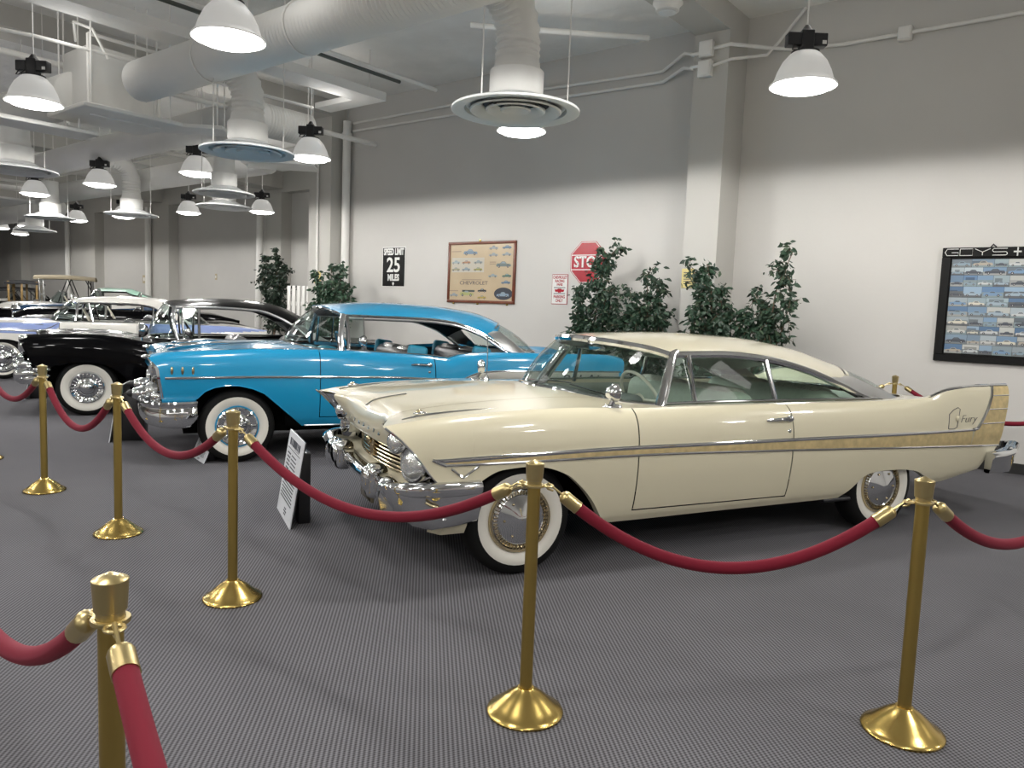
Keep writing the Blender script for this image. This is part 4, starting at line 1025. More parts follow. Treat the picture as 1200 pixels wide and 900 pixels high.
# ================================================================== black hardtop
BLK = dict(
    paint='blk', wb=3.05, track_in=.6,
    sill=[(-.70, .46), (-.35, .46), (.5, .27), (1.4, .25), (2.5, .25), (3.6, .32), (4.3, .42)],
    sh=[(-.70, .955), (-.66, .978), (-.50, .988), (-.2, .999), (0, 1.0), (.4, .965), (.73, .905), (.95, .90), (1.2, .925), (1.5, .935), (2.2, .94), (2.9, .95), (3.6, .95), (4.3, .90)],
    yw=[(-.70, .93), (-.3, .955), (.3, .97), (1.5, .97), (2.9, .96), (4.3, .90)],
    prof=[(-.2, .12), (0, .085), (.1, .04), (.3, .008), (.5, 0), (.72, .008), (.85, .03), (.93, .06), (.975, .095), (1, .13)],
    arches=[[(-.46, .44), (-.42, .56), (-.30, .63), (-.1, .655), (.05, .655), (.2, .63), (.36, .53), (.46, .40), (.50, .27)],
            [(2.6, .26), (2.66, .42), (2.8, .52), (3.05, .54), (3.3, .52), (3.44, .42), (3.52, .32)]],
    fe=[(0, -.50), (.3, -.53), (.55, -.60), (.8, -.65), (1, -.70)], fe1=-.46,
    re=[(0, 4.2), (1, 4.3)], re1=3.7,
    door=(.80, 2.0, .33), gx=(1.05, 3.05), fire=(.86, .86),
    hood=dict(x0=[(0, -.62), (.5, -.63), (.8, -.66), (1, -.70)], x1=[(0, .66), (.3, .68), (.55, .74), (.75, .86), (.88, 1.02), (1, 1.05)],
              zc=[(-.65, .90), (-.5, .945), (-.2, .96), (.2, .955), (.5, .95), (1.0, .95)], crown=[(0, 0), (.12, .15), (.3, .7), (.6, .95), (1, 1)], split=.72),
    trunk=dict(x0=[(0, 3.3), (.5, 3.26), (.7, 3.15), (.85, 2.95), (1, 2.95)], x1=[(0, 4.25), (1, 4.3)], zc=[(2.9, .98), (3.4, .97), (4.3, .86)], crown=[(0, 0), (.1, .2), (.3, .8), (1, 1)], split=.72),
    ry=[(.85, .63), (1.0, .66), (1.9, .675), (2.4, .69), (2.75, .76), (3.0, .80)],
    rz=[(.85, 1.375), (1.0, 1.372), (1.5, 1.385), (2.0, 1.365), (2.3, 1.275), (2.52, 1.15), (2.72, 1.0), (3.0, .95)],
    roof=dict(zc=[(.8, 1.41), (1.0, 1.452), (1.3, 1.483), (1.65, 1.496), (2.1, 1.472), (2.4, 1.41), (2.6, 1.325), (2.75, 1.24)],
              x0=[(0, .87), (.6, .90), (.85, .94), (1, .98)], x1=[(0, 2.74), (.5, 2.70), (.75, 2.62), (.9, 2.50), (1, 2.42)], pw=2.6),
    int='intk')
car = Car(BLK, 'black fifties hardtop with wide whitewall wheels, left of the turquoise car', (-10.653, 4.42, 0))
R = car.root
car.shell(); car.roof(); car.rail(1.0, 2.75, r=.020, drop=.016, m='brushed')
car.glass('windscreen', [(.66, 0, .955), (.69, -.3, .955), (.76, -.55, .95), (.87, -.70, .95), (1.02, -.77, .955)],
          [(.87, 0, 1.405), (.885, -.25, 1.40), (.915, -.46, 1.385), (.94, -.58, 1.372), (.975, -.655, 1.355)], bow=-.03, frame=True, fr=.016)
car.glass('backlight', [(3.30, 0, .975), (3.26, -.35, .97), (3.14, -.58, .96), (2.98, -.70, .955)],
          [(2.73, 0, 1.25), (2.70, -.3, 1.24), (2.63, -.46, 1.22), (2.56, -.56, 1.19)], bow=.03, frame=True, fr=.012)
for sg in (1, -1):
    MB().tube([(1.03, -sg * .78, .93), (.985, -sg * .76, 1.08), (.965, -sg * .71, 1.24), (.985, -sg * .66, 1.365)], .028, 10).build('windscreen_pillar', 'chrome', R)
    MB().tube([(1.10, -sg * .79, .94), (1.08, -sg * .73, 1.15), (1.08, -sg * .68, 1.355)], .014, 8).build('vent_frame', 'chrome', R)
    MB().tube([(1.28, -sg * .78, .94), (1.28, -sg * .68, 1.36)], .016, 8).build('vent_post', 'chrome', R)
    MB().tube([(1.05, -sg * .80, .95), (2.0, -sg * .80, .955), (2.8, -sg * .80, .96)], .012, 8).build('belt_trim', 'chrome', R)
    lo = [(x, -sg * (car.ry(x) - .004), car.rz(x) - .01) for x in frange(2.40, 3.0, .05)]
    hi = curve3([(2.50, -sg * .60, 1.18), (2.58, -sg * .60, 1.165), (2.76, -sg * .66, 1.07), (2.98, -sg * .71, .96)], len(lo) - 1)
    MB().grid([lo, [tuple(b) for b in hi]]).build('rear_pillar', 'brushed', R)
    # hooded lamp at the wing's tip and massive stacked bumper end
    MB().rbox((-.66, -sg * .80, .93), (.10, .16, .09), .03, 3).build('lamp_hood', 'chrome', R)
    rows = []
    for z in frange(.50, .95, .03):
        xe = cub([(.46, -.50), (.6, -.545), (.73, -.605), (.85, -.655), (.95, -.695)])(z); ye = car.S(xe, z)
        rows.append([(xe + .015, -sg * (ye + .003), z), (xe - .012, -sg * (ye - .005), z), (xe - .005, -sg * (ye - .06), z), (-.56, -sg * .55, z)])
    MB().grid(rows).build('wing_end_panel', 'blk', R)
    q = MB().rbox((-.64, -sg * .78, .62), (.22, .20, .13), .05, 4).ellip((-.72, -sg * .66, .60), (.09, .10, .09), 16, 10).rbox((-.60, -sg * .84, .50), (.34, .14, .16), .05, 4).ellip((-.68, -sg * .80, .71), (.06, .07, .05), 14, 8)
    for (a_, b_, c_, d_) in ((-.70, .72, .54, .05), (-.74, .84, .60, .045), (-.68, .86, .46, .05), (-.76, .74, .66, .035), (-.60, .90, .60, .04), (-.72, .80, .44, .04)): q.ellip((a_, -sg * b_, c_), (d_, d_ * 1.1, d_ * .9), 12, 8)
    q.build('bumper_pod', 'chrome', R)
    q = MB().ellip((-.47, -sg * .95, .575), (.10, .05, .035), 14, 10).ellip((-.45, -sg * .94, .50), (.07, .04, .03), 14, 10); q.build('bumper_wing', 'chrome', R)
car.bezel(.09, (-.68, .76, .84), depth=.08)
car.pane([(1.11, -.78, .96), (1.27, -.78, .96), (1.27, -.685, 1.35), (1.09, -.685, 1.35)], name='vent_window')
car.sweep([(-.50, -.93, .50, .40), (-.60, -.92, .51, .39), (-.70, -.84, .52, .39), (-.76, -.65, .54, .40), (-.80, -.3, .56, .43), (-.80, 0, .56, .43)], [(-.05, .95), (0, 1), (.03, .8), (.03, .3), (0, 0), (-.05, .05)], 'chrome', 'front_bumper')
car.sweep([(4.0, -.92, .62, .42), (4.25, -.93, .62, .42), (4.38, -.8, .62, .42), (4.42, 0, .60, .42)], [(-.05, .98), (0, 1), (.03, .8), (.03, .3), (0, 0), (-.04, .05)], 'chrome', 'rear_bumper', sgn=-1)
MB().box2((-.56, -.80, .48), (-.50, .80, .92)).build('grille_backing', 'dark', R, flat=True)
for k in range(5): MB().tube([(-.62, y, .62 + k * .055) for y in (-.62, -.3, 0, .3, .62)], .012, 8).build('grille_bar', 'chrome', R)
MB().grid([[(r[0].x, r[0].y, r[0].z) for r in car.hood], [(r[0].x - .01, r[0].y, r[0].z - .06) for r in car.hood]]).mirror_y().build('hood_lip', 'blk', R)
car.seats(1.42, 2.2, 'seatk', 'seats', zt=.96, w=1.3)
car.dash(.95, .95, 'intk', wx=1.22, wz=.98, rim='blk')
car.wheels(.90, 'chrome', .345, style='fins', wwr=(.20, .285))
car.line([(-.30, .62), (-.2, .652), (-.1, .665), (.05, .668)], .005, 'blk', 'arch_lip')
car.line([(.5, .31), (1.0, .30), (2.5, .30)], .012, 'brushed', 'sill_trim', step=.1)
car.line([(.52, .40), (1.2, .39), (2.4, .38)], .007, 'chrome', 'lower_side_trim', step=.1)
q = MB().lathe([(0, -.09), (.05, -.075), (.085, -.03), (.095, .02), (.085, .03), (0, .035)], 24, Matrix.Translation((.60, -.80, 1.06)) @ Matrix.Rotation(-pi / 2, 4, 'Y')).tube([(.60, -.80, .93), (.60, -.80, 1.0)], .015, 8)
q.build('spot_lamp', 'chrome', R)
car.mirror(1.15, .92, h=.14)
for p in ((-.05, .56), (.62, .75), (.70, .62)):
    pass
text('V8', .07, Matrix.Translation((-.50, -(car.S(-.5, .86) + .006), .865)) @ Matrix.Rotation(pi / 2, 4, 'X'), 'chrome', R, 'wing_badge', .003) if False else None
car.line([(-.55, .872), (-.50, .872)], .008, 'chrome', 'wing_badge')

# ================================================================== lavender and white hardtop
LAV = dict(
    paint='wht', paint2='lav', paint3='lav', three=lambda x, z: x > 2.15 and z > .80 + .05 * (x - 2.15), hoodpaint='lav', wb=3.05, track_in=.6, two=lambda x, z: (x < .62 + (z - .75) * 1.6 and z > .845 - .02 * x),
    sill=[(-.75, .44), (-.35, .44), (.5, .28), (1.4, .26), (2.5, .26), (3.6, .32), (4.3, .42)],
    sh=[(-.78, .89), (-.5, .93), (0, .955), (.6, .965), (1.0, .985), (1.5, .99), (2.2, .99), (2.9, .99), (3.6, .98), (4.3, .92)],
    yw=[(-.78, .93), (-.3, .955), (.3, .97), (1.5, .97), (2.9, .96), (4.3, .90)],
    prof=[(-.2, .12), (0, .085), (.1, .04), (.3, .008), (.5, 0), (.72, .008), (.85, .03), (.93, .06), (.975, .095), (1, .13)],
    arches=[[(-.44, .44), (-.40, .56), (-.30, .64), (-.1, .68), (.05, .68), (.22, .65), (.38, .54), (.48, .40), (.52, .28)],
            [(2.6, .27), (2.66, .42), (2.8, .52), (3.05, .54), (3.3, .52), (3.44, .42), (3.52, .32)]],
    fe=[(0, -.52), (.5, -.64), (1, -.78)], fe1=-.44, re=[(0, 4.2), (1, 4.3)], re1=3.7,
    door=(.84, 2.05, .33), gx=(1.1, 3.05), fire=(.9, .9),
    hood=dict(x0=[(0, -.70), (.5, -.71), (.8, -.74), (1, -.78)], x1=[(0, .62), (.3, .64), (.55, .72), (.75, .86), (.88, 1.06), (1, 1.1)],
              zc=[(-.72, .92), (-.5, .98), (-.1, 1.01), (.5, 1.02), (1.1, 1.0)], crown=[(0, 0), (.12, .15), (.3, .7), (.6, .95), (1, 1)], split=.72),
    trunk=dict(x0=[(0, 3.3), (.5, 3.26), (.7, 3.15), (.85, 2.95), (1, 2.95)], x1=[(0, 4.25), (1, 4.3)], zc=[(2.9, 1.0), (3.4, .99), (4.3, .88)], crown=[(0, 0), (.1, .2), (.3, .8), (1, 1)], split=.72),
    ry=[(.9, .64), (1.2, .665), (1.9, .675), (2.4, .69), (2.75, .76), (3.0, .80)],
    rz=[(.9, 1.325), (1.2, 1.34), (1.6, 1.348), (2.0, 1.345), (2.25, 1.315), (2.5, 1.20), (2.72, 1.06), (3.0, .985)],
    roof=dict(zc=[(.8, 1.36), (1.1, 1.415), (1.4, 1.452), (1.8, 1.474), (2.3, 1.468), (2.6, 1.42), (2.9, 1.30)],
              x0=[(0, .95), (.6, .98), (.85, 1.04), (1, 1.12)], x1=[(0, 2.85), (.5, 2.80), (.75, 2.70), (.9, 2.58), (1, 2.50)], pw=2.6),
    int='intk')
car = Car(LAV, 'lavender and white fifties hardtop partly behind the black car', (-15.534, 5.071, 0))
R = car.root
car.shell(); car.roof(); car.rail(1.12, 2.75, r=.014, drop=.012)
car.glass('windscreen', [(.62, 0, 1.015), (.65, -.3, 1.01), (.73, -.55, 1.0), (.87, -.70, .99), (1.06, -.78, .99)],
          [(.95, 0, 1.368), (.965, -.25, 1.36), (1.0, -.46, 1.345), (1.05, -.58, 1.335), (1.12, -.655, 1.32)], bow=-.03, frame=True, fr=.016)
car.glass('backlight', [(3.30, 0, 1.0), (3.26, -.35, 1.0), (3.14, -.58, 1.0), (2.98, -.70, .99)], [(2.84, 0, 1.30), (2.80, -.3, 1.29), (2.72, -.46, 1.27), (2.64, -.56, 1.24)], bow=.03, frame=True)
for sg in (1, -1):
    MB().tube([(1.06, -sg * .80, .975), (1.09, -sg * .76, 1.1), (1.10, -sg * .71, 1.22), (1.12, -sg * .66, 1.33)], .024, 10).build('windscreen_pillar', 'chrome', R)
    MB().tube([(1.36, -sg * .79, .985), (1.28, -sg * .68, 1.32)], .013, 8).build('vent_post', 'chrome', R)
    MB().tube([(1.08, -sg * .80, 1.0), (2.0, -sg * .80, 1.0), (2.9, -sg * .80, 1.0)], .012, 8).build('belt_trim', 'chrome', R)
    lo = [(x, -sg * (car.ry(x) - .004), car.rz(x) - .01) for x in frange(2.45, 3.0, .05)]
    hi = curve3([(2.58, -sg * .60, 1.23), (2.66, -sg * .60, 1.215), (2.8, -sg * .66, 1.12), (2.98, -sg * .71, .995)], len(lo) - 1)
    MB().grid([lo, [tuple(b) for b in hi]]).build('rear_pillar', 'wht', R)
    MB().tube([(2.30, -sg * .79, .99), (2.32, -sg * .69, 1.29)], .011, 8).build('window_divider', 'chrome', R)
car.bezel(.10, (-.72, .74, .80), depth=.08)
zt = lambda x: .86 - .02 * x
car.strip(frange(-.62, 4.0, .08), lambda x: zt(x) - .035, zt, 'chrome', 'side_trim', off=.012)
car.strip(frange(-.60, .60, .08), lambda x: zt(x) - .075, lambda x: zt(x) - .037, 'lav', 'trim_insert', off=.006)
car.line([(.62, .845), (.72, .90), (.82, .955)], .010, 'chrome', 'colour_break_trim')
car.line([(.48, .935), (.60, .935)], .008, 'chrome', 'wing_badge')
car.sweep([(-.38, -.95, .56, .40), (-.6, -.95, .56, .40), (-.78, -.82, .56, .40), (-.84, -.5, .56, .40), (-.86, 0, .56, .40)], [(-.05, .95), (0, 1), (.03, .8), (.03, .3), (0, 0), (-.05, .05)], 'chrome', 'front_bumper')
car.sweep([(4.0, -.92, .62, .42), (4.25, -.93, .62, .42), (4.38, -.8, .62, .42), (4.42, 0, .60, .42)], [(-.05, .98), (0, 1), (.03, .8), (.03, .3), (0, 0), (-.04, .05)], 'chrome', 'rear_bumper', sgn=-1)
MB().box2((-.64, -.80, .5), (-.58, .80, .9)).build('grille_backing', 'chrome', R, flat=True)
car.seats(1.5, 2.25, 'seatk', 'seats', zt=1.02, w=1.3)
car.dash(.98, .99, 'intk', wx=1.26, wz=1.04, rim='ivory')
car.wheels(.90, 'chrome', .345, style='fins', wwr=(.235, .275))

# ================================================================== rope barrier
def make_stanchion():
    t = thing('stanchion', '', 'stanchion', group='brass rope stanchions')
    MB().lathe([(0, 0), (.140, 0), (.143, .008), (.140, .014), (.128, .020), (.105, .038), (.078, .062), (.052, .082), (.036, .092), (.030, .098), (.0, .098)], 48).build('base', 'brass', t)
    MB().lathe([(.0235, .09), (.0235, .87), (0, .872)], 28).build('pole', 'brasspole', t)
    MB().lathe([(.0262, .862), (.0262, .880), (.0300, .882), (.0335, .938), (.0338, .942), (.0325, .9435), (.0, .958)], 32).build('cap', 'brasscap', t)
    return t
RING_Z = .862
def ring(t, dirs):
    """collar with an eye in each rope direction"""
    q = MB().lathe([(.0275, RING_Z - .005), (.036, RING_Z - .005), (.037, RING_Z), (.036, RING_Z + .004), (.0275, RING_Z + .004)], 28)
    for a in dirs:
        c = Vector((.050 * cos(a), .050 * sin(a), RING_Z))
        q.tube([c + Vector((.017 * cos(k), .017 * sin(k), 0)) for k in [2 * pi * i / 18 for i in range(19)]], .0045, 6, False)
    return q.build('ring_collar', 'brasscap', t)
POSTS = dict(z=(-7.764, 2.309), a=(-6.245, 2.240), b=(-4.815, 2.142), c=(-3.366, 2.049), d=(-1.619, 2.188), e=(-.507, 3.027), r=(.0, 4.5),
             f=(-1.488, .645), fl=(-2.84, .68), fr=(.40, .10), h=(-3.45, 8.35), g=(-1.87, 8.95), gr=(.05, 8.85))
PL = dict(z='brass stanchion cut by the left edge, only its base in view', a='brass stanchion in front of the black car, near its whitewall wheel', b='brass stanchion between the black car and the turquoise car',
          c='brass stanchion in front of the turquoise car, left of the white placard', d='brass stanchion in the middle foreground by the cream car front wheel', e='brass stanchion at right foreground by the cream car rear wheel',
          r='brass stanchion beyond the right edge of the picture', f='brass stanchion in the left bottom corner, nearest the camera', fl='brass stanchion beyond the lower left edge of the picture', fr='brass stanchion below the bottom edge of the picture',
          h='brass stanchion against the wall hidden behind the cream car', g='brass stanchion by the wall behind the cream car trunk', gr='brass stanchion by the wall beyond the right edge')
ROPES = [('z', 'a', .24, 'red velvet rope at the far left, ending in front of the black car'), ('a', 'b', .285, 'red velvet rope hanging in front of the black car wheel'),
         ('b', 'c', .24, 'red velvet rope in front of the turquoise car bumper'), ('c', 'd', .26, 'red velvet rope crossing the white placard and the cream car bumper'),
         ('d', 'e', .275, 'red velvet rope hanging below the cream car door'), ('e', 'r', .25, 'red velvet rope leaving the picture at the right edge'),
         ('f', 'fl', .26, 'thick looking red velvet rope at the lower left edge'), ('f', 'fr', .15, 'red velvet rope running out of the bottom left of the picture'),
         ('h', 'g', .26, 'red velvet rope behind the cream car rear window'), ('g', 'gr', .30, 'red velvet rope by the wall behind the cream car tail fin')]
proto = make_stanchion()
for i, (k, (x, y)) in enumerate(POSTS.items()):
    t = proto if i == 0 else copy_tree(proto)
    t.location = (x, y, 0); t['label'] = PL[k]
    POSTS[k] = (x, y, t)
for k, (x, y, t) in POSTS.items():
    dirs = [atan2(POSTS[q][1] - y, POSTS[q][0] - x) for a, b, *_ in ROPES for p, q in ((a, b), (b, a)) if p == k]
    ring(t, dirs)
for a, b, sag, lb in ROPES:
    A, B = Vector((*POSTS[a][:2], RING_Z)), Vector((*POSTS[b][:2], RING_Z))
    u = (B - A).normalized(); A, B = A + u * .066, B - u * .066; L = (B - A).length
    P = [A.lerp(B, i / 300) - Vector((0, 0, 4 * sag * (i / 300) * (1 - i / 300))) for i in range(301)]
    S = [0]
    for p, q in zip(P, P[1:]): S.append(S[-1] + (q - p).length)
    def cut(s0, s1): return [p for p, s in zip(P, S) if s0 <= s <= s1]
    T = S[-1]; hk, fe = .040, .125
    rope = MB().tube(cut(fe - .012, T - fe + .012), .0225, 16).build('barrier_rope', 'velvet')
    tag(rope, lb, 'rope', 'red velvet barrier ropes')
    for s0, s1, rev in ((hk, fe, False), (T - fe, T - hk, True)):
        seg = cut(s0, s1)
        if len(seg) < 3: seg = [p for p, s in zip(P, S) if s0 - .02 <= s <= s1 + .02]
        n = len(seg); rr = [.0250] * n
        e = list(range(n)) if not rev else list(range(n))[::-1]
        rr[e[0]] = .010
        if n > 3: rr[e[1]] = .017
        if n > 5: rr[e[2]] = .0225
        end = MB().tube(seg, rr, 16).build('end_cap', 'brasscap', rope)
        tip = seg[e[0]]; tow = (A - u * .016) if not rev else (B + u * .016)
        d = (tow - tip); up = Vector((0, 0, 1))
        MB().tube([tip, tip + d * .35 + up * .004, tow + up * .010, tow + (u if rev else -u) * .010 + up * .002, tow - up * .012, tip + d * .6 - up * .006], .0042, 6).build('snap_hook', 'brasscap', end)

# ================================================================== information stands
def info_stand(loc, rz, label, w=.58, h=.575, lean=.09, depth=.24, support=True):
    """placard facing local -y, leaning back on a black easel"""
    t = thing('info_stand', label, 'sign stand', loc, rz)
    tl = math.atan2(lean, h); R3 = Matrix.Rotation(-tl, 3, 'X'); H = sqrt(h * h + lean * lean)
    T = lambda x, y, z: R3 @ Vector((x, y, z))
    MB().box(T(0, .004, H / 2), (w, .008, H), R3).build('placard', 'card', t, flat=True)
    MB().box(T(0, .013, H / 2), (w - .004, .010, H - .004), R3).build('backing_board', 'black', t, flat=True)
    q = MB(); rnd = random.Random(3)
    for i in range(7): q.box(T(-w * .30 + i * w * .10, -.001, H * .885), (w * (.085 if i not in (1, 5) else .04), .002, H * .085), R3)
    q.box(T(0, -.001, H * .80), (w * .82, .002, .004), R3)
    for k in range(6):
        z = H * (.74 - k * .045); q.box(T(-w * .28, -.001, z), (w * .20, .002, H * .016), R3); q.box(T(w * .06, -.001, z), (w * rnd.uniform(.25, .42), .002, H * .013), R3)
    for k in range(7): q.box(T(0 - w * rnd.uniform(0, .03), -.001, H * (.44 - k * .038)), (w * rnd.uniform(.68, .78), .002, H * .013), R3)
    for k in range(3): q.box(T(w * .05, -.001, H * (.13 - k * .032)), (w * (.12 + .06 * (k % 2)), .002, H * .014), R3)
    q.build('printed_text', 'ink', t, flat=True)
    if support:
        MB().rbox((w * .14, lean * .6 + depth * .5 + .02, h * .42), (w * .36, depth, h * .84), .008, 2).build('easel_box', 'black', t)
    return t
info_stand((-4.42, 3.07, 0), atan2(-.26, .52), 'white information placard on a black easel in front of the cream car', depth=.08)
info_stand((-6.60, 3.65, 0), atan2(-.11, .42), 'small low white placard beside the turquoise car front wheel', .42, .19, .08, .06)
info_stand((-8.15, 3.60, 0), atan2(-.37, .52), 'black backed information stand seen from behind, between black and turquoise cars')
info_stand((-12.05, 4.12, 0), atan2(-.26, .52), 'black backed information stand under the black car front bumper', .5, .30, .06, .2)

# ================================================================== things on the sign wall
def wall_mtx(x, z, y=WY): return Matrix.Translation((x, y, z)) @ Matrix.Rotation(pi / 2, 4, 'X')
def quad(mb, x0, x1, z0, z1, y, col): mb.add([(x0, y, z0), (x1, y, z0), (x1, y, z1), (x0, y, z1)], [(0, 1, 2, 3)], col)
def little_car(mb, cx, cz, L, col, y, roof=None, glass=(.25, .30, .33), flip=1):
    """printed side view of a saloon: flat ink on the sheet"""
    prof = [(-.5, .04), (-.5, .13), (-.44, .17), (-.2, .19), (-.10, .30), (.12, .31), (.24, .21), (.46, .20), (.5, .12), (.5, .04)]
    mb.add([(cx + flip * a * L, y, cz + b * L) for a, b in prof], [tuple(range(len(prof)))], col)
    mb.add([(cx + flip * a * L, y - .0006, cz + b * L) for a, b in [(-.15, .20), (-.08, .28), (.10, .285), (.18, .21)]], [(0, 1, 2, 3)], glass)
    if roof: mb.add([(cx + flip * a * L, y - .0006, cz + b * L) for a, b in [(-.11, .285), (-.09, .32), (.11, .32), (.14, .285)]], [(0, 1, 2, 3)], roof)
    for w_ in (-.30, .30):
        pts = [(cx + (flip * w_ + .075 * cos(k * pi / 5)) * L, y - .0008, cz + (.05 + .075 * sin(k * pi / 5)) * L) for k in range(10)]
        mb.add(pts, [tuple(range(10))], (.03, .03, .035))
        mb.add([(px_, y - .0012, pz_) for px_, pz_ in [(cx + (flip * w_ + .032 * cos(k * pi / 4)) * L, cz + (.05 + .032 * sin(k * pi / 4)) * L) for k in range(8)]], [tuple(range(8))], (.5, .5, .5))
# framed poster of cars
t = thing('framed_poster', 'tan poster of little cars in a reddish wooden frame on the wall', 'poster', (0, 0, 0))
x0, x1, z0, z1 = -8.92, -7.48, 1.585, 2.575
MB().box2((x0 + .03, WY - .018, z0 + .03), (x1 - .03, WY - .008, z1 - .03)).build('poster_sheet', 'poster', t, flat=True)
q = MB()
for a, b in (((x0, z0), (x1, z0 + .045)), ((x0, z1 - .045), (x1, z1)), ((x0, z0 + .0455), (x0 + .045, z1 - .0455)), ((x1 - .045, z0 + .0455), (x1, z1 - .0455))):
    q.rbox(((a[0] + b[0]) / 2, WY - .018, (a[1] + b[1]) / 2), (b[0] - a[0], .034, b[1] - a[1]), .006, 2)
q.build('picture_frame', 'mahog', t)
q = MB(); W_, H_ = x1 - x0, z1 - z0
def pp(u, v): return x0 + u * W_, z1 - v * H_
Y = WY - .0195
def pc(u, v, L, col, **k): x, z = pp(u, v); little_car(q, x, z, L, col, Y, **k)
quad(q, *[pp(.06, 0)[0], pp(.55, 0)[0], pp(0, .50)[1], pp(0, .26)[1]], Y + .0006, (.46, .43, .36))
blu, gry, grn, oli, tan_ = (.10, .17, .24), (.26, .29, .29), (.06, .14, .11), (.27, .26, .08), (.36, .19, .11)
for (u, v, c, r) in [(.68, .135, gry, (.02, .02, .02)), (.87, .13, blu, None), (.68, .245, gry, None), (.87, .24, gry, (.3, .3, .25)), (.12, .36, (.30, .36, .38), None), (.28, .36, tan_, None), (.46, .36, (.24, .27, .27), None),
                     (.12, .475, (.28, .27, .18), None), (.28, .475, (.22, .27, .30), None), (.46, .475, oli, None), (.68, .58, (.25, .30, .30), None), (.88, .58, grn, None), (.87, .685, blu, None), (.10, .90, (.24, .28, .30), None), (.53, .82, (.03, .03, .03), None), (.53, .93, (.36, .28, .06), None)]:
    pc(u, v, .185, c, roof=r)
for (u, v, c) in [(.34, .215, (.16, .23, .30)), (.83, .42, (.15, .19, .18)), (.30, .89, (.34, .36, .14))]:
    pc(u, v, .30, c, flip=-1)
quad(q, *[pp(.23, 0)[0], pp(.42, 0)[0], pp(0, .82)[1], pp(0, .79)[1]], Y, (.05, .07, .07))
for u0, u1, v in [(.05, .20, .15), (.63, .72, .33), (.63, .72, .36), (.22, .52, .615), (.03, .17, .80)]:
    quad(q, pp(u0, 0)[0], pp(u1, 0)[0], pp(0, v + .012)[1], pp(0, v)[1], Y, (.25, .19, .14))
cx, cz = pp(.84, .84)
q.add([(cx + .19 * cos(k * pi / 16), Y, cz + .098 * sin(k * pi / 16)) for k in range(32)], [tuple(range(32))], (.035, .04, .055))
little_car(q, cx - .01, cz - .05, .25, (.22, .30, .38), Y - .0008)
q.build('printed_cars', 'print', t, normals=False, weld=False, flat=True)
text('CHEVROLET', .082, wall_mtx(*pp(.40, .675), WY - .0195), 'ink', t, 'poster_title', .0006, 1.35)
text('57', .10, wall_mtx(*pp(.13, .66), WY - .0195), 'plate', t, 'poster_numeral', .0006, 1.2)
for u in (.10, .47, .90):
    MB().rbox((x0 + u * W_, WY - .02, z0 - .012), (.03, .02, .03), .004, 2).build('frame_clip', 'brass', t)
MB().rbox((x0 + .48 * W_, WY - .02, z1 + .012), (.03, .02, .03), .004, 2).build('frame_clip', 'brass', t)
# speed limit sign
t = thing('speed_limit_sign', 'black speed limit sign with white lettering on the wall', 'sign')
MB().rbox((-10.265, WY - .008, 2.176), (.60, .012, .71), .004, 1).build('sign_plate', 'signw', t, flat=True)
MB().rbox((-10.265, WY - .013, 2.176), (.57, .008, .68), .003, 1).build('black_field', 'blackgloss', t, flat=True)
for s_, z, sz, sx in (('SPEED LIMIT', 2.44, .155, .62), ('25', 2.20, .36, 1.0), ('MILES', 1.985, .155, .78)):
    text(s_, sz, wall_mtx(-10.265, z, WY - .0175), 'signw', t, 'sign_lettering', .001, sx, bold=.007)
q = MB(); q.prism([(-.022, .03), (.022, .03), (.022, 0), (0, -.03), (-.022, 0)], lambda p: (-10.265 + p[0], WY - .0195, 1.875 + p[1]), lambda p: (-10.265 + p[0], WY - .016, 1.875 + p[1])); q.build('shield_mark', 'signw', t, flat=True)
# stop sign with glass reflector letters
t = thing('stop_sign', 'old red octagonal stop sign with dotted reflector letters, partly behind a plant', 'sign')
cx, cz, r = -6.15, 2.222, .302 / cos(pi / 8)
octp = lambda rr: [(rr * cos(pi / 8 + k * pi / 4), rr * sin(pi / 8 + k * pi / 4)) for k in range(8)]
for nm, rr, y0, y1, m in (('sign_plate', r, .004, .012, 'red'), ('white_border', r * .97, .012, .0135, 'signw'), ('red_field', r * .935, .0135, .0150, 'red')):
    MB().prism(octp(rr), lambda p: (cx + p[0], WY - y1, cz + p[1]), lambda p: (cx + p[0], WY - y0, cz + p[1])).build(nm, m, t, flat=True)
q = MB()
for z in (.105, -.105): q.box((cx, WY - .0155, cz + z), (.565, .002, .012))
q.build('white_line', 'signw', t, flat=True)
text('STOP', .22, wall_mtx(cx, cz, WY - .0155), 'signw', t, 'stop_lettering', .001, .92, bold=.006)
q = MB(); LET = {'S': [(1, 3.6), (.5, 4), (0, 3.4), (.3, 2.2), (.8, 1.8), (1, .8), (.5, 0), (0, .4)], 'T': [(0, 4), (.5, 4), (1, 4), (.5, 3), (.5, 2), (.5, 1), (.5, 0)], 'O': [(.5, 4), (1, 3), (1, 2), (1, 1), (.5, 0), (0, 1), (0, 2), (0, 3)], 'P': [(0, 0), (0, 1), (0, 2), (0, 3), (0, 4), (.6, 4), (1, 3), (.6, 2)]}
for i, ch in enumerate('STOP'):
    for a, b in LET[ch]: q.ellip((cx - .245 + i * .137 + a * .085, WY - .0175, cz - .065 + b * .033), (.008, .003, .008), 8, 4)
q.build('reflector_bead', 'ink', t)
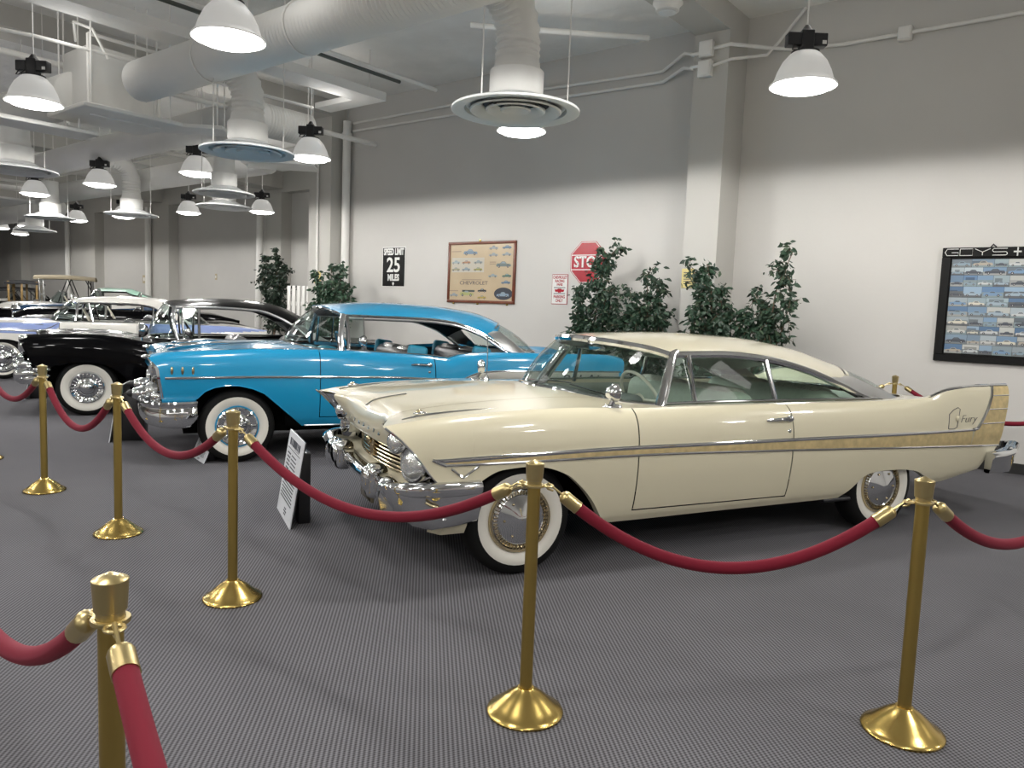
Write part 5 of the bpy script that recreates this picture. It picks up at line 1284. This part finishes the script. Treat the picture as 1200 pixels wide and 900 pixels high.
# racing fans parking sign
t = thing('parking_sign', 'small white parking sign with red border and lettering, left of the stop sign', 'sign')
cx, cz = -6.632, 1.828
MB().rbox((cx, WY - .006, cz), (.29, .008, .445), .003, 1).build('sign_plate', 'red', t, flat=True)
MB().box((cx, WY - .0105, cz), (.272, .002, .427)).build('white_field', 'signw', t, flat=True)
for s_, z, m, sz in (('CHEVROLET', .175, 'red', .058), ('RACING', .122, 'red', .056), ('FANS', .070, 'red', .056), ('PARKING', -.112, 'red', .062), ('ONLY', -.170, 'red', .062)):
    text(s_, sz, wall_mtx(cx, cz + z, WY - .0118), m, t, 'sign_lettering', .0006, .80, bold=.002)
q = MB()
for z in (.030, .018, -.058, -.070): q.box((cx, WY - .0118, cz + z), (.21, .001, .006))
q.build('small_print', 'ink', t, flat=True)
q = MB(); q.prism([(-.09, .018), (-.04, .018), (-.03, .03), (.03, .03), (.04, .018), (.09, .018), (.075, -.018), (.03, -.018), (.025, -.03), (-.025, -.03), (-.03, -.018), (-.075, -.018)], lambda p: (cx + p[0], WY - .0128, cz - .02 + p[1]), lambda p: (cx + p[0], WY - .0116, cz - .02 + p[1])); q.build('red_emblem', 'red', t, flat=True)
# big framed collage of car photographs
t = thing('photo_collage', 'large black framed collage of car photographs on the right wall', 'picture')
x0, x1, z0, z1 = -1.60, .55, 1.125, 2.335
q = MB()
for a, b in (((x0, z0), (x1, z0 + .075)), ((x0, z1 - .10), (x1, z1)), ((x0, z0 + .0755), (x0 + .085, z1 - .1005)), ((x1 - .085, z0 + .0755), (x1, z1 - .1005))):
    q.rbox(((a[0] + b[0]) / 2, WY - .022, (a[1] + b[1]) / 2), (b[0] - a[0], .042, b[1] - a[1]), .004, 1)
q.build('picture_frame', 'blackgloss', t, flat=True)
MB().box2((x0 + .06, WY - .016, z0 + .06), (x1 - .06, WY - .004, z1 - .08)).build('backing', 'blackgloss', t, flat=True)
q = MB(); rnd = random.Random(11); Y = WY - .018; lay = 0
SK = [(.17, .27, .40), (.24, .34, .45), (.36, .42, .46), (.10, .19, .33), (.45, .46, .44), (.30, .38, .42), (.13, .16, .19)]
zz = z0 + .09
while zz < z1 - .13:
    hh = rnd.uniform(.075, .125); hh = min(hh, z1 - .11 - zz); xx = x0 + .095
    while xx < x1 - .10:
        ww = min(rnd.uniform(.11, .21), x1 - .09 - xx)
        d = rnd.uniform(0, .003); y_ = Y - d
        sky = rnd.choice(SK); k = rnd.uniform(.7, 1.15); sky = tuple(min(1, c * k) for c in sky)
        gnd = rnd.choice([(.16, .18, .19), (.30, .31, .30), (.20, .26, .28), (.10, .11, .12)])
        hz = rnd.uniform(.3, .6)
        quad(q, xx, xx + ww, zz + hh * hz, zz + hh, y_, sky); quad(q, xx, xx + ww, zz, zz + hh * hz, y_, gnd)
        if rnd.random() < .5: quad(q, xx + ww * rnd.uniform(0, .3), xx + ww * rnd.uniform(.5, 1), zz + hh * hz, zz + hh * rnd.uniform(hz, .9), y_ - .0003, tuple(c * .5 for c in sky))
        cc = rnd.choice([(.50, .52, .52), (.16, .27, .42), (.38, .34, .28), (.06, .07, .09), (.30, .38, .45), (.58, .55, .46), (.22, .30, .36), (.5, .5, .48)])
        little_car(q, xx + ww / 2, zz + hh * .14, min(ww * .88, hh * 2.4), cc, y_ - .0006, glass=(.09, .11, .13), flip=rnd.choice((1, -1)))
        xx += ww + .002
    zz += hh + .002
q.build('photographs', 'print', t, normals=False, weld=False, flat=True)
def outline(pts, close=False):
    return [(px_, WY - .0455, pz_) for px_, pz_ in pts]
tz0, tz1 = z1 - .084, z1 - .016; q = MB(); LW = .0040
def G(x, w_): return [[(x + w_, tz1), (x + .02, tz1), (x, (tz0 + tz1) / 2), (x + .02, tz0), (x + w_, tz0), (x + w_, (tz0 + tz1) / 2 - .004), (x + w_ * .5, (tz0 + tz1) / 2 - .004)]]
def U(x, w_): return [[(x, tz1), (x, tz0), (x + w_, tz0), (x + w_, tz1), (x, tz1)]]
def Yc(x, w_): return [[(x, tz1), (x + w_ / 2, (tz0 + tz1) / 2), (x + w_, tz1)], [(x + w_ / 2, (tz0 + tz1) / 2), (x + w_ / 2, tz0)]]
def Sc(x, w_): return [[(x + w_, tz1), (x + .012, tz1), (x, tz1 - .010), (x, (tz0 + tz1) / 2 + .010), (x + .012, (tz0 + tz1) / 2), (x + w_ - .012, (tz0 + tz1) / 2), (x + w_, (tz0 + tz1) / 2 - .010), (x + w_, tz0 + .010), (x + w_ - .012, tz0), (x, tz0)]]
def Dc(x, w_): return [[(x, tz0), (x, tz1), (x + w_ * .8, tz1), (x + w_, (tz0 + tz1) / 2), (x + w_ * .8, tz0), (x, tz0)]]
for i, (fn, x_, w_) in enumerate([(G, -1.575, .125), (U, -1.435, .115), (Yc, -1.30, .14), (Sc, -1.14, .13), (Dc, -.80, .12)]):
    q = MB()
    for st in fn(x_, w_): q.tube(outline(st), LW, 6)
    q.build('title_letter', 'signw', t)
q = MB().tube(outline([(-.955, (tz0 + tz1) / 2), (-.885, (tz0 + tz1) / 2)]), .009, 6).tube(outline([(-.92, tz1 + .01), (-.92, tz0 - .01)]), .007, 6); q.build('title_ornament', 'signw', t)
MB().tube([(-1.16, WY - .03, z1), (-1.14, WY - .03, z1 + .03), (-1.11, WY - .03, z1)], .008, 6).build('hanger', 'black', t)

# ================================================================== ficus plants
def ficus(label, base, limbs, n, leaf=.085, pot_r=.17, seed=1, dark=1.0, spread=.20):
    """limbs: list of 3-D paths (relative to base) the leaves hang from"""
    rnd = random.Random(seed); bx, by = base
    t = thing('ficus', label, 'plant', (bx, by, 0))
    MB().lathe([(0, 0), (pot_r * .75, 0), (pot_r, .30), (pot_r * 1.05, .31), (pot_r * 1.05, .33), (pot_r * .93, .33), (pot_r * .9, .28), (0, .28)], 24).build('pot', 'pot', t)
    trunk = MB(); q = MB()
    for L in limbs:
        P = [Vector(p) for p in L]; fine = curve3(L, 14)
        trunk.tube([(rnd.uniform(-.03, .03), rnd.uniform(-.02, .02), .28)] + fine, [.017] + [lerp(.015, .004, i / 14) for i in range(15)], 6)
        # twigs
        tw = []
        for i in range(3, 15):
            for _ in range(2):
                d = Vector((rnd.gauss(0, 1), rnd.gauss(0, .7), rnd.gauss(.15, .7))).normalized() * rnd.uniform(.4, 1.0) * spread * (1.25 - .5 * i / 14)
                tw.append([fine[i], fine[i] + d * .5 + Vector((0, 0, .02)), fine[i] + d + Vector((0, 0, -.03))])
        for T in tw: trunk.tube(T, [.004, .003, .002], 4, False)
        tw.append(fine[7:])
        for _ in range(n // len(limbs)):
            T = rnd.choice(tw); k = rnd.randrange(len(T) - 1); p = T[k].lerp(T[k + 1], rnd.random()) + Vector((rnd.gauss(0, .03), rnd.gauss(0, .03), rnd.gauss(0, .03)))
            d = Vector((rnd.gauss(0, 1), rnd.gauss(0, 1), rnd.gauss(-.75, .5))).normalized()
            s = d.cross(Vector((rnd.gauss(0, 1), rnd.gauss(0, 1), rnd.gauss(0, 1)))).normalized(); nn = s.cross(d)
            l = leaf * rnd.uniform(.65, 1.2); w_ = l * .24
            g = rnd.uniform(.55, 1.3) * dark; c = (.028 * g, .062 * g, .036 * g)
            if rnd.random() < .13: c = (.075 * g, .115 * g, .07 * g)
            q.add([p, p + d * l * .35 + s * w_ + nn * l * .06, p + d * l * .72 + s * w_ * .7 + nn * l * .05, p + d * l - nn * l * .06, p + d * l * .72 - s * w_ * .7 + nn * l * .05, p + d * l * .35 - s * w_ + nn * l * .06, p + d * l * .45],
                  [(0, 1, 6), (1, 2, 6), (2, 3, 6), (3, 4, 6), (4, 5, 6), (5, 0, 6)], c)
    trunk.build('trunk', 'bark', t); o = q.build('foliage', 'leaf', t, normals=False, weld=False); o['kind'] = 'stuff'
    return t
ficus('tall leafy ficus reaching over the stop sign', (-5.65, 8.9), [[(0, 0, .5), (-.03, 0, 1.2), (.02, .02, 1.8), (.08, 0, 2.15), (.30, -.05, 2.36)], [(0, 0, .5), (-.1, -.05, 1.1), (-.18, -.03, 1.5), (-.25, -.1, 1.78)], [(0, 0, .5), (.08, .03, 1.1), (.12, 0, 1.6), (.0, 0, 2.2)], [(0, 0, .5), (-.05, -.1, 1.0), (.12, -.12, 1.4), (.24, -.1, 1.8)], [(0, 0, .5), (.1, -.1, 1.0), (.24, -.1, 1.35), (.28, -.1, 1.6)], [(0, 0, .5), (-.1, -.1, .9), (-.2, -.1, 1.2), (-.18, -.1, 1.4)]], 3000, .088, seed=3, spread=.33)
ficus('bushy ficus left of the pillar, right of the one by the stop sign', (-4.83, 8.8), [[(0, 0, .5), (.02, 0, 1.2), (.0, .02, 1.6), (-.02, 0, 2.0)], [(0, 0, .5), (-.1, -.05, 1.1), (-.18, -.03, 1.5), (-.22, -.05, 1.78)], [(0, 0, .5), (.1, .0, 1.1), (.2, 0, 1.5), (.16, -.04, 1.85)], [(0, 0, .5), (.1, -.1, .9), (.24, -.1, 1.25), (.22, -.1, 1.6)], [(0, 0, .5), (-.05, -.1, .9), (-.1, -.15, 1.2), (-.05, -.12, 1.5)], [(0, 0, .5), (-.1, -.1, .9), (-.26, -.1, 1.2), (-.26, -.1, 1.45)]], 3300, .085, seed=5, spread=.30)
ficus('ficus standing in front of the right pillar', (-3.82, 8.4), [[(0, 0, .5), (0, 0, 1.2), (-.08, 0, 1.7), (-.26, -.03, 2.07)], [(0, 0, .5), (.06, 0, 1.2), (.05, .0, 1.7), (-.02, -.02, 2.1)], [(0, 0, .5), (.1, .0, 1.1), (.2, -.05, 1.5), (.18, -.04, 1.8)], [(0, 0, .5), (-.1, -.1, 1.0), (-.12, -.1, 1.3), (-.05, -.1, 1.6)], [(0, 0, .5), (.1, -.1, 1.0), (.26, -.1, 1.3), (.3, -.1, 1.55)]], 2300, .088, seed=8, spread=.29)
ficus('ficus right of the pillar with a long upright spray', (-3.15, 8.5), [[(0, 0, .5), (0, 0, 1.2), (-.02, 0, 1.55), (-.15, -.03, 1.80)], [(0, 0, .5), (.05, 0, 1.2), (.08, .0, 1.75), (.25, -.02, 2.24)], [(0, 0, .5), (.1, .0, 1.1), (.22, -.05, 1.45), (.27, -.04, 1.72)], [(0, 0, .5), (-.1, -.1, 1.0), (-.18, -.1, 1.3), (-.2, -.1, 1.55)], [(0, 0, .5), (.0, -.1, .9), (.04, -.1, 1.3), (.05, -.1, 1.6)]], 2200, .086, seed=13, spread=.28)
ficus('dark ficus by the far wall above the black car roof', (-17.45, 11.8), [[(0, 0, .5), (0, 0, 1.4), (-.1, 0, 2.0), (-.45, 0, 2.55)], [(0, 0, .5), (.05, 0, 1.3), (.1, 0, 2.0), (.02, 0, 2.78)], [(0, 0, .5), (.1, 0, 1.3), (.22, 0, 1.9), (.34, 0, 2.35)], [(0, 0, .5), (.1, 0, 1.0), (.2, -.1, 1.3), (.2, -.1, 1.7)], [(0, 0, .5), (-.1, 0, 1.1), (-.25, -.1, 1.7), (-.42, -.1, 2.2)]], 4600, .105, seed=21, dark=.5, spread=.46)
ficus('green ficus at the corner pillar above the turquoise car windscreen', (-11.1, 8.68), [[(0, 0, .5), (0, 0, 1.2), (-.02, 0, 1.7), (.02, -.03, 2.1)], [(0, 0, .5), (-.1, 0, 1.2), (-.25, .0, 1.6), (-.48, -.02, 1.98)], [(0, 0, .5), (.1, .0, 1.1), (.3, -.05, 1.5), (.42, -.04, 1.8)], [(0, 0, .5), (-.1, -.1, .9), (-.32, -.1, 1.2), (-.35, -.1, 1.45)], [(0, 0, .5), (.1, 0, 1.2), (.2, 0, 1.7), (.3, 0, 2.05)], [(0, 0, .5), (.05, -.1, 1.0), (.02, -.1, 1.4), (-.1, -.1, 1.7)]], 3200, .10, seed=34, dark=1.3, spread=.33)

# ================================================================== cars further back
def simple_car(label, loc, paint, top_z, belt, roof=True, roof_x=(.9, 2.5), low_ws=None, roofpaint=None, twot=None, paint2=None, cat='car'):
    b = belt
    P = dict(paint=paint, roofpaint=roofpaint or paint, wb=2.95, track_in=.58,
        sill=[(-.75, .45), (-.35, .45), (.5, .30), (2.5, .28), (4.2, .42)], sh=[(-.72, b - .12), (-.4, b - .03), (.3, b), (1.2, b), (2.5, b), (3.4, b - .02), (4.2, b - .16)],
        yw=[(-.72, .84), (-.2, .90), (1.5, .92), (2.9, .92), (4.2, .82)], prof=[(-.2, .12), (0, .085), (.1, .04), (.3, .008), (.5, 0), (.72, .01), (.85, .035), (.93, .07), (1, .14)],
        arches=[[(-.42, .45), (-.38, .58), (-.1, .69), (.05, .69), (.34, .58), (.46, .31)], [(2.5, .29), (2.58, .5), (2.9, .58), (3.2, .52), (3.42, .33)]],
        fe=[(0, -.55), (1, -.72)], fe1=-.44, re=[(0, 4.1), (1, 4.2)], re1=3.6, door=(.85, 1.95, .36), gx=(1.05, 2.9), fire=(b - .08, b - .08),
        hood=dict(x0=[(0, -.68), (1, -.72)], x1=[(0, .62), (.5, .68), (.8, .90), (1, 1.05)], zc=[(-.70, b - .10), (-.4, b + .02), (.6, b + .06), (1.1, b + .03)], crown=[(0, 0), (.3, .7), (1, 1)], split=.7),
        trunk=dict(x0=[(0, 3.2), (.5, 3.15), (.8, 2.9), (1, 2.85)], x1=[(0, 4.15), (1, 4.2)], zc=[(2.8, b + .02), (3.5, b), (4.2, b - .2)], crown=[(0, 0), (.3, .8), (1, 1)], split=.7),
        ry=[(.8, .60), (1.9, .64), (2.9, .72)], rz=[(.8, top_z - .10), (1.6, top_z - .08), (roof_x[1] - .3, top_z - .11), (roof_x[1], top_z - .2), (3.0, b + .05)],
        roof=dict(zc=[(.8, top_z - .05), (1.2, top_z), (roof_x[1] - .3, top_z), (roof_x[1], top_z - .08)], x0=[(0, roof_x[0]), (1, roof_x[0] + .12)], x1=[(0, roof_x[1]), (1, roof_x[1] - .1)], pw=2.8), int='intk', shelf=False)
    if twot: P['two'] = twot; P['paint2'] = paint2
    c = Car(P, label, loc, cat=cat); R = c.root; c.shell()
    wt = top_z - .06 if roof else low_ws
    c.glass('windscreen', [(.64, 0, b + .05), (.68, -.4, b + .04), (.85, -.68, b + .02), (1.05, -.77, b)], [(.90, 0, wt), (.92, -.35, wt - .01), (.96, -.5, wt - .02), (1.04, -.62, wt - .05)], bow=-.02, frame=True, fr=.018)
    if roof:
        c.roof(); xr = roof_x[1]
        c.glass('backlight', [(3.18, 0, b + .02), (3.1, -.4, b + .02), (2.9, -.66, b)], [(xr - .02, 0, top_z - .10), (xr - .04, -.35, top_z - .12), (xr - .10, -.56, top_z - .17)], frame=True)
        for sg in (1, -1):
            MB().tube([(xr - .06, -sg * .62, top_z - .18), (2.86, -sg * .74, b + .0)], .055, 8).build('rear_pillar', P['roofpaint'], R)
            MB().tube([(1.95, -sg * .75, b), (1.92, -sg * .645, top_z - .11)], .025, 8).build('door_pillar', 'chrome', R)
    for sg in (1, -1): MB().tube([(1.05, -sg * .78, b - .02), (1.05, -sg * .62, wt - .04)], .024, 8).build('windscreen_pillar', 'chrome', R)
    c.bezel(.10, (-.70, .68, b - .22), depth=.08)
    c.sweep([(-.40, -.92, .56, .40), (-.6, -.92, .56, .40), (-.78, -.8, .56, .40), (-.86, 0, .56, .40)], [(-.05, .95), (0, 1), (.03, .8), (.03, .3), (0, 0), (-.05, .05)], 'chrome', 'front_bumper')
    MB().box2((-.60, -.6, .5), (-.54, .6, b - .15)).build('grille', 'chrome', R, flat=True)
    c.line([(x, b - .2) for x in frange(-.5, 4.0, .15)], .014, 'chrome', 'side_trim')
    c.wheels(.88, 'chrome', .34, style='dish', wwr=(.20, .275)); c.dash(.95, b, 'intk', wz=b + .06); c.seats(1.45, 2.2, 'seatk', 'seats', zt=b + .06, w=1.2)
    return c
simple_car('low black car with only its long dark flank showing beyond the lavender hood', (-17.6, 6.5, 0), 'blk', 1.4, .99, roof=False, low_ws=1.30)
simple_car('mint green roofed car standing behind the lavender and white car', (-20.2, 7.5, 0), 'blk', 1.66, 1.12, roof_x=(.95, 1.95), roofpaint='mint')
simple_car('white open car with a raked chrome windscreen at the far left', (-26.3, 9.0, 0), 'wht', 1.5, 1.16, roof=False, low_ws=1.56, twot=lambda x, z: z < .98, paint2='blk')

def antique(label, loc, body_m, frame_m, top=None, tz=1.9, wings='blk', lamp_m='chrome', cab=(1.0, 3.0), closed=False):
    t = thing('vintage_car', label, 'car', loc, CAR_RZ)
    MB().rbox((1.4, 0, .52), (3.9, .80, .14), .03, 2).build('chassis', 'blk', t)
    q = MB()
    rows = []
    for x, w_, h in ((-.28, .26, .40), (-.2, .29, .43), (.3, .33, .46), (.75, .40, .50), (.92, .50, .53)):
        rows.append([(x, w_ * cos(a) * (1 if abs(cos(a)) < .8 else 1.0), .62 + max(0, sin(a)) ** .55 * (h + .10)) for a in [pi * k / 14 for k in range(15)]])
    q.grid(rows); q.build('hood', body_m, t)
    MB().rbox((-.32, 0, .86), (.09, .52, .62), .05, 3).build('radiator', 'chrome', t)
    # tub
    rows = []
    for x, w_, h in ((.90, .52, 1.12), (1.1, .62, 1.12), (1.8, .66, 1.08), (2.4, .68, 1.12), (2.9, .66, 1.22), (3.05, .58, 1.22)):
        rows.append([(x, -w_ * s_, z) for s_, z in ((.9, .56), (1, .70), (1, h - .1), (.97, h))])
    MB().grid(rows).mirror_y().build('tub', body_m, t)
    MB().add([(3.05, -.56, .56), (3.05, .56, .56), (3.05, .56, 1.22), (3.05, -.56, 1.22)], [(0, 1, 2, 3)]).build('rear_panel', body_m, t, flat=True)
    for x in (1.5, 2.45):
        MB().rbox((x, 0, .84), (.5, 1.1, .16), .05).rbox((x + .3, 0, 1.06), (.14, 1.1, .46), .06).build('seat', 'seatk', t)
    for ax in (0, 2.75):
        for sg in (1, -1):
            mx = Matrix.Translation((ax, -sg * .70, .38)) @ Matrix.Rotation(pi / 2 * sg, 4, 'X')
            w_ = MB().lathe([(.29, -.05), (.33, -.06), (.375, -.035), (.385, 0), (.375, .035), (.33, .06), (.29, .05), (.285, 0), (.29, -.05)], 36, mx).build('wheel', 'tire', t)
            MB().lathe([(.25, -.03), (.292, -.035), (.292, .04), (.25, .03), (.25, -.03)], 36, mx).build('rim', frame_m, w_)
            q = MB()
            for k in range(12):
                a = 2 * pi * k / 12; q.tube([mx @ Vector((.04 * cos(a), .04 * sin(a), .01)), mx @ Vector((.27 * cos(a), .27 * sin(a), 0))], .014, 6)
            q.build('spokes', frame_m, w_)
            MB().lathe([(.06, -.05), (.06, .05), (.03, .09), (0, .09)], 16, mx).build('hub', 'chrome', w_)
            arcp = [(ax + .47 * cos(a), .36 + .47 * sin(a)) for a in [radians(d) for d in range(20, 171, 10)]]
            MB().grid([[(x, -sg * .56, z), (x, -sg * .70, z + .03), (x, -sg * .84, z)] for x, z in arcp]).build('wing', wings, t)
    for sg in (1, -1):
        MB().rbox((1.35, -sg * .72, .42), (1.9, .26, .04), .01, 2).build('running_board', wings, t)
        mx = Matrix.Translation((-.36, -sg * .42, 1.02)) @ Matrix.Rotation(-pi / 2, 4, 'Y')
        o = MB().lathe([(0, -.16), (.06, -.14), (.12, -.04), (.135, .02), (.12, .04)], 24, mx).build('headlamp', lamp_m, t)
        MB().lathe([(.12, .035), (.06, .055), (0, .06)], 24, mx).build('lens', 'lampglass', o)
    MB().tube([(1.0, -.55, 1.1), (.96, -.55, tz - .12), (.96, .55, tz - .12), (1.0, .55, 1.1)], .022, 8).tube([(.98, -.55, 1.42), (.98, .55, 1.42)], .014, 6).build('windscreen_frame', frame_m if closed else 'chrome', t)
    MB().add([(1.0, -.54, 1.12), (1.0, .54, 1.12), (.96, .54, tz - .13), (.96, -.54, tz - .13)], [(0, 1, 2, 3)]).build('windscreen', 'glass', t, normals=False, flat=True)
    mx = Matrix.Translation((1.25, -.28, 1.22)) @ Matrix.Rotation(radians(55), 4, 'Y')
    MB().tube([mx @ Vector((.19 * cos(a), .19 * sin(a), 0)) for a in [2 * pi * k / 28 for k in range(29)]], .014, 6, False).tube([mx @ Vector((0, 0, 0)), mx @ Vector((0, 0, -.5))], .016, 6).build('steering_wheel', 'blk', t)
    if top:
        rows = []
        for i in range(13):
            x = lerp(cab[0] - .08, cab[1] + .1, i / 12); e = .04 * (1 - (2 * i / 12 - 1) ** 2)
            rows.append([(x, .70 * c_, tz + e - .07 * abs(c_) ** 3) for c_ in [k / 5 - 1 for k in range(11)]] )
        m = MB().grid(rows); m.grid([[(r[0][0], r[0][1], r[0][2]) for r in rows], [(r[0][0], r[0][1], r[0][2] - .07) for r in rows]]); m.grid([[r[-1] for r in rows], [(r[-1][0], r[-1][1], r[-1][2] - .07) for r in rows]])
        m.grid([rows[0], [(p[0], p[1], p[2] - .07) for p in rows[0]]]); m.grid([rows[-1], [(p[0], p[1], p[2] - .07) for p in rows[-1]]])
        m.build('canopy', top, t)
        for sg in (1, -1):
            if closed:
                for x in (1.0, 1.4, 1.86): MB().rbox((x, -sg * .62, (1.08 + tz) / 2 - .02), (.07, .05, tz - 1.08), .01, 2).build('cab_post', frame_m, t)
                MB().rbox((1.45, -sg * .62, 1.12), (.95, .05, .07), .01, 2).build('cab_rail', frame_m, t)
            else:
                for x0, x1 in ((1.5, 1.8), (2.1, 1.8), (2.7, 2.3), (2.4, 2.4)): MB().tube([(x0, -sg * .66, 1.12), (x1, -sg * .68, tz - .06)], .018, 6).build('canopy_bow', 'black', t)
        if not closed:
            MB().grid([[(cab[1], y, 1.2), (cab[1], y, tz - .05)] for y in frange(-.62, .62, .2)]).build('rear_curtain', 'black', t)
    return t
antique('vintage touring car with a flat beige canvas canopy', (-29.0, 9.4, 0), 'blk', 'wood', 'beige', 2.05, cab=(.9, 2.5))
antique('vintage closed car with a light wooden cab frame at the far left', (-32.1, 9.5, 0), 'wht', 'wood', 'black', 1.86, closed=True, cab=(.95, 1.9))
antique('dark blue vintage car with big round headlamps at the far left', (-22.9, 8.0, 0), 'navy', 'wood', None, 1.55, wings='navy')
antique('dark vintage car at the very left edge beyond the blue one', (-36.0, 10.1, 0), 'blk', 'blk', 'black', 1.62, cab=(1.2, 2.6))
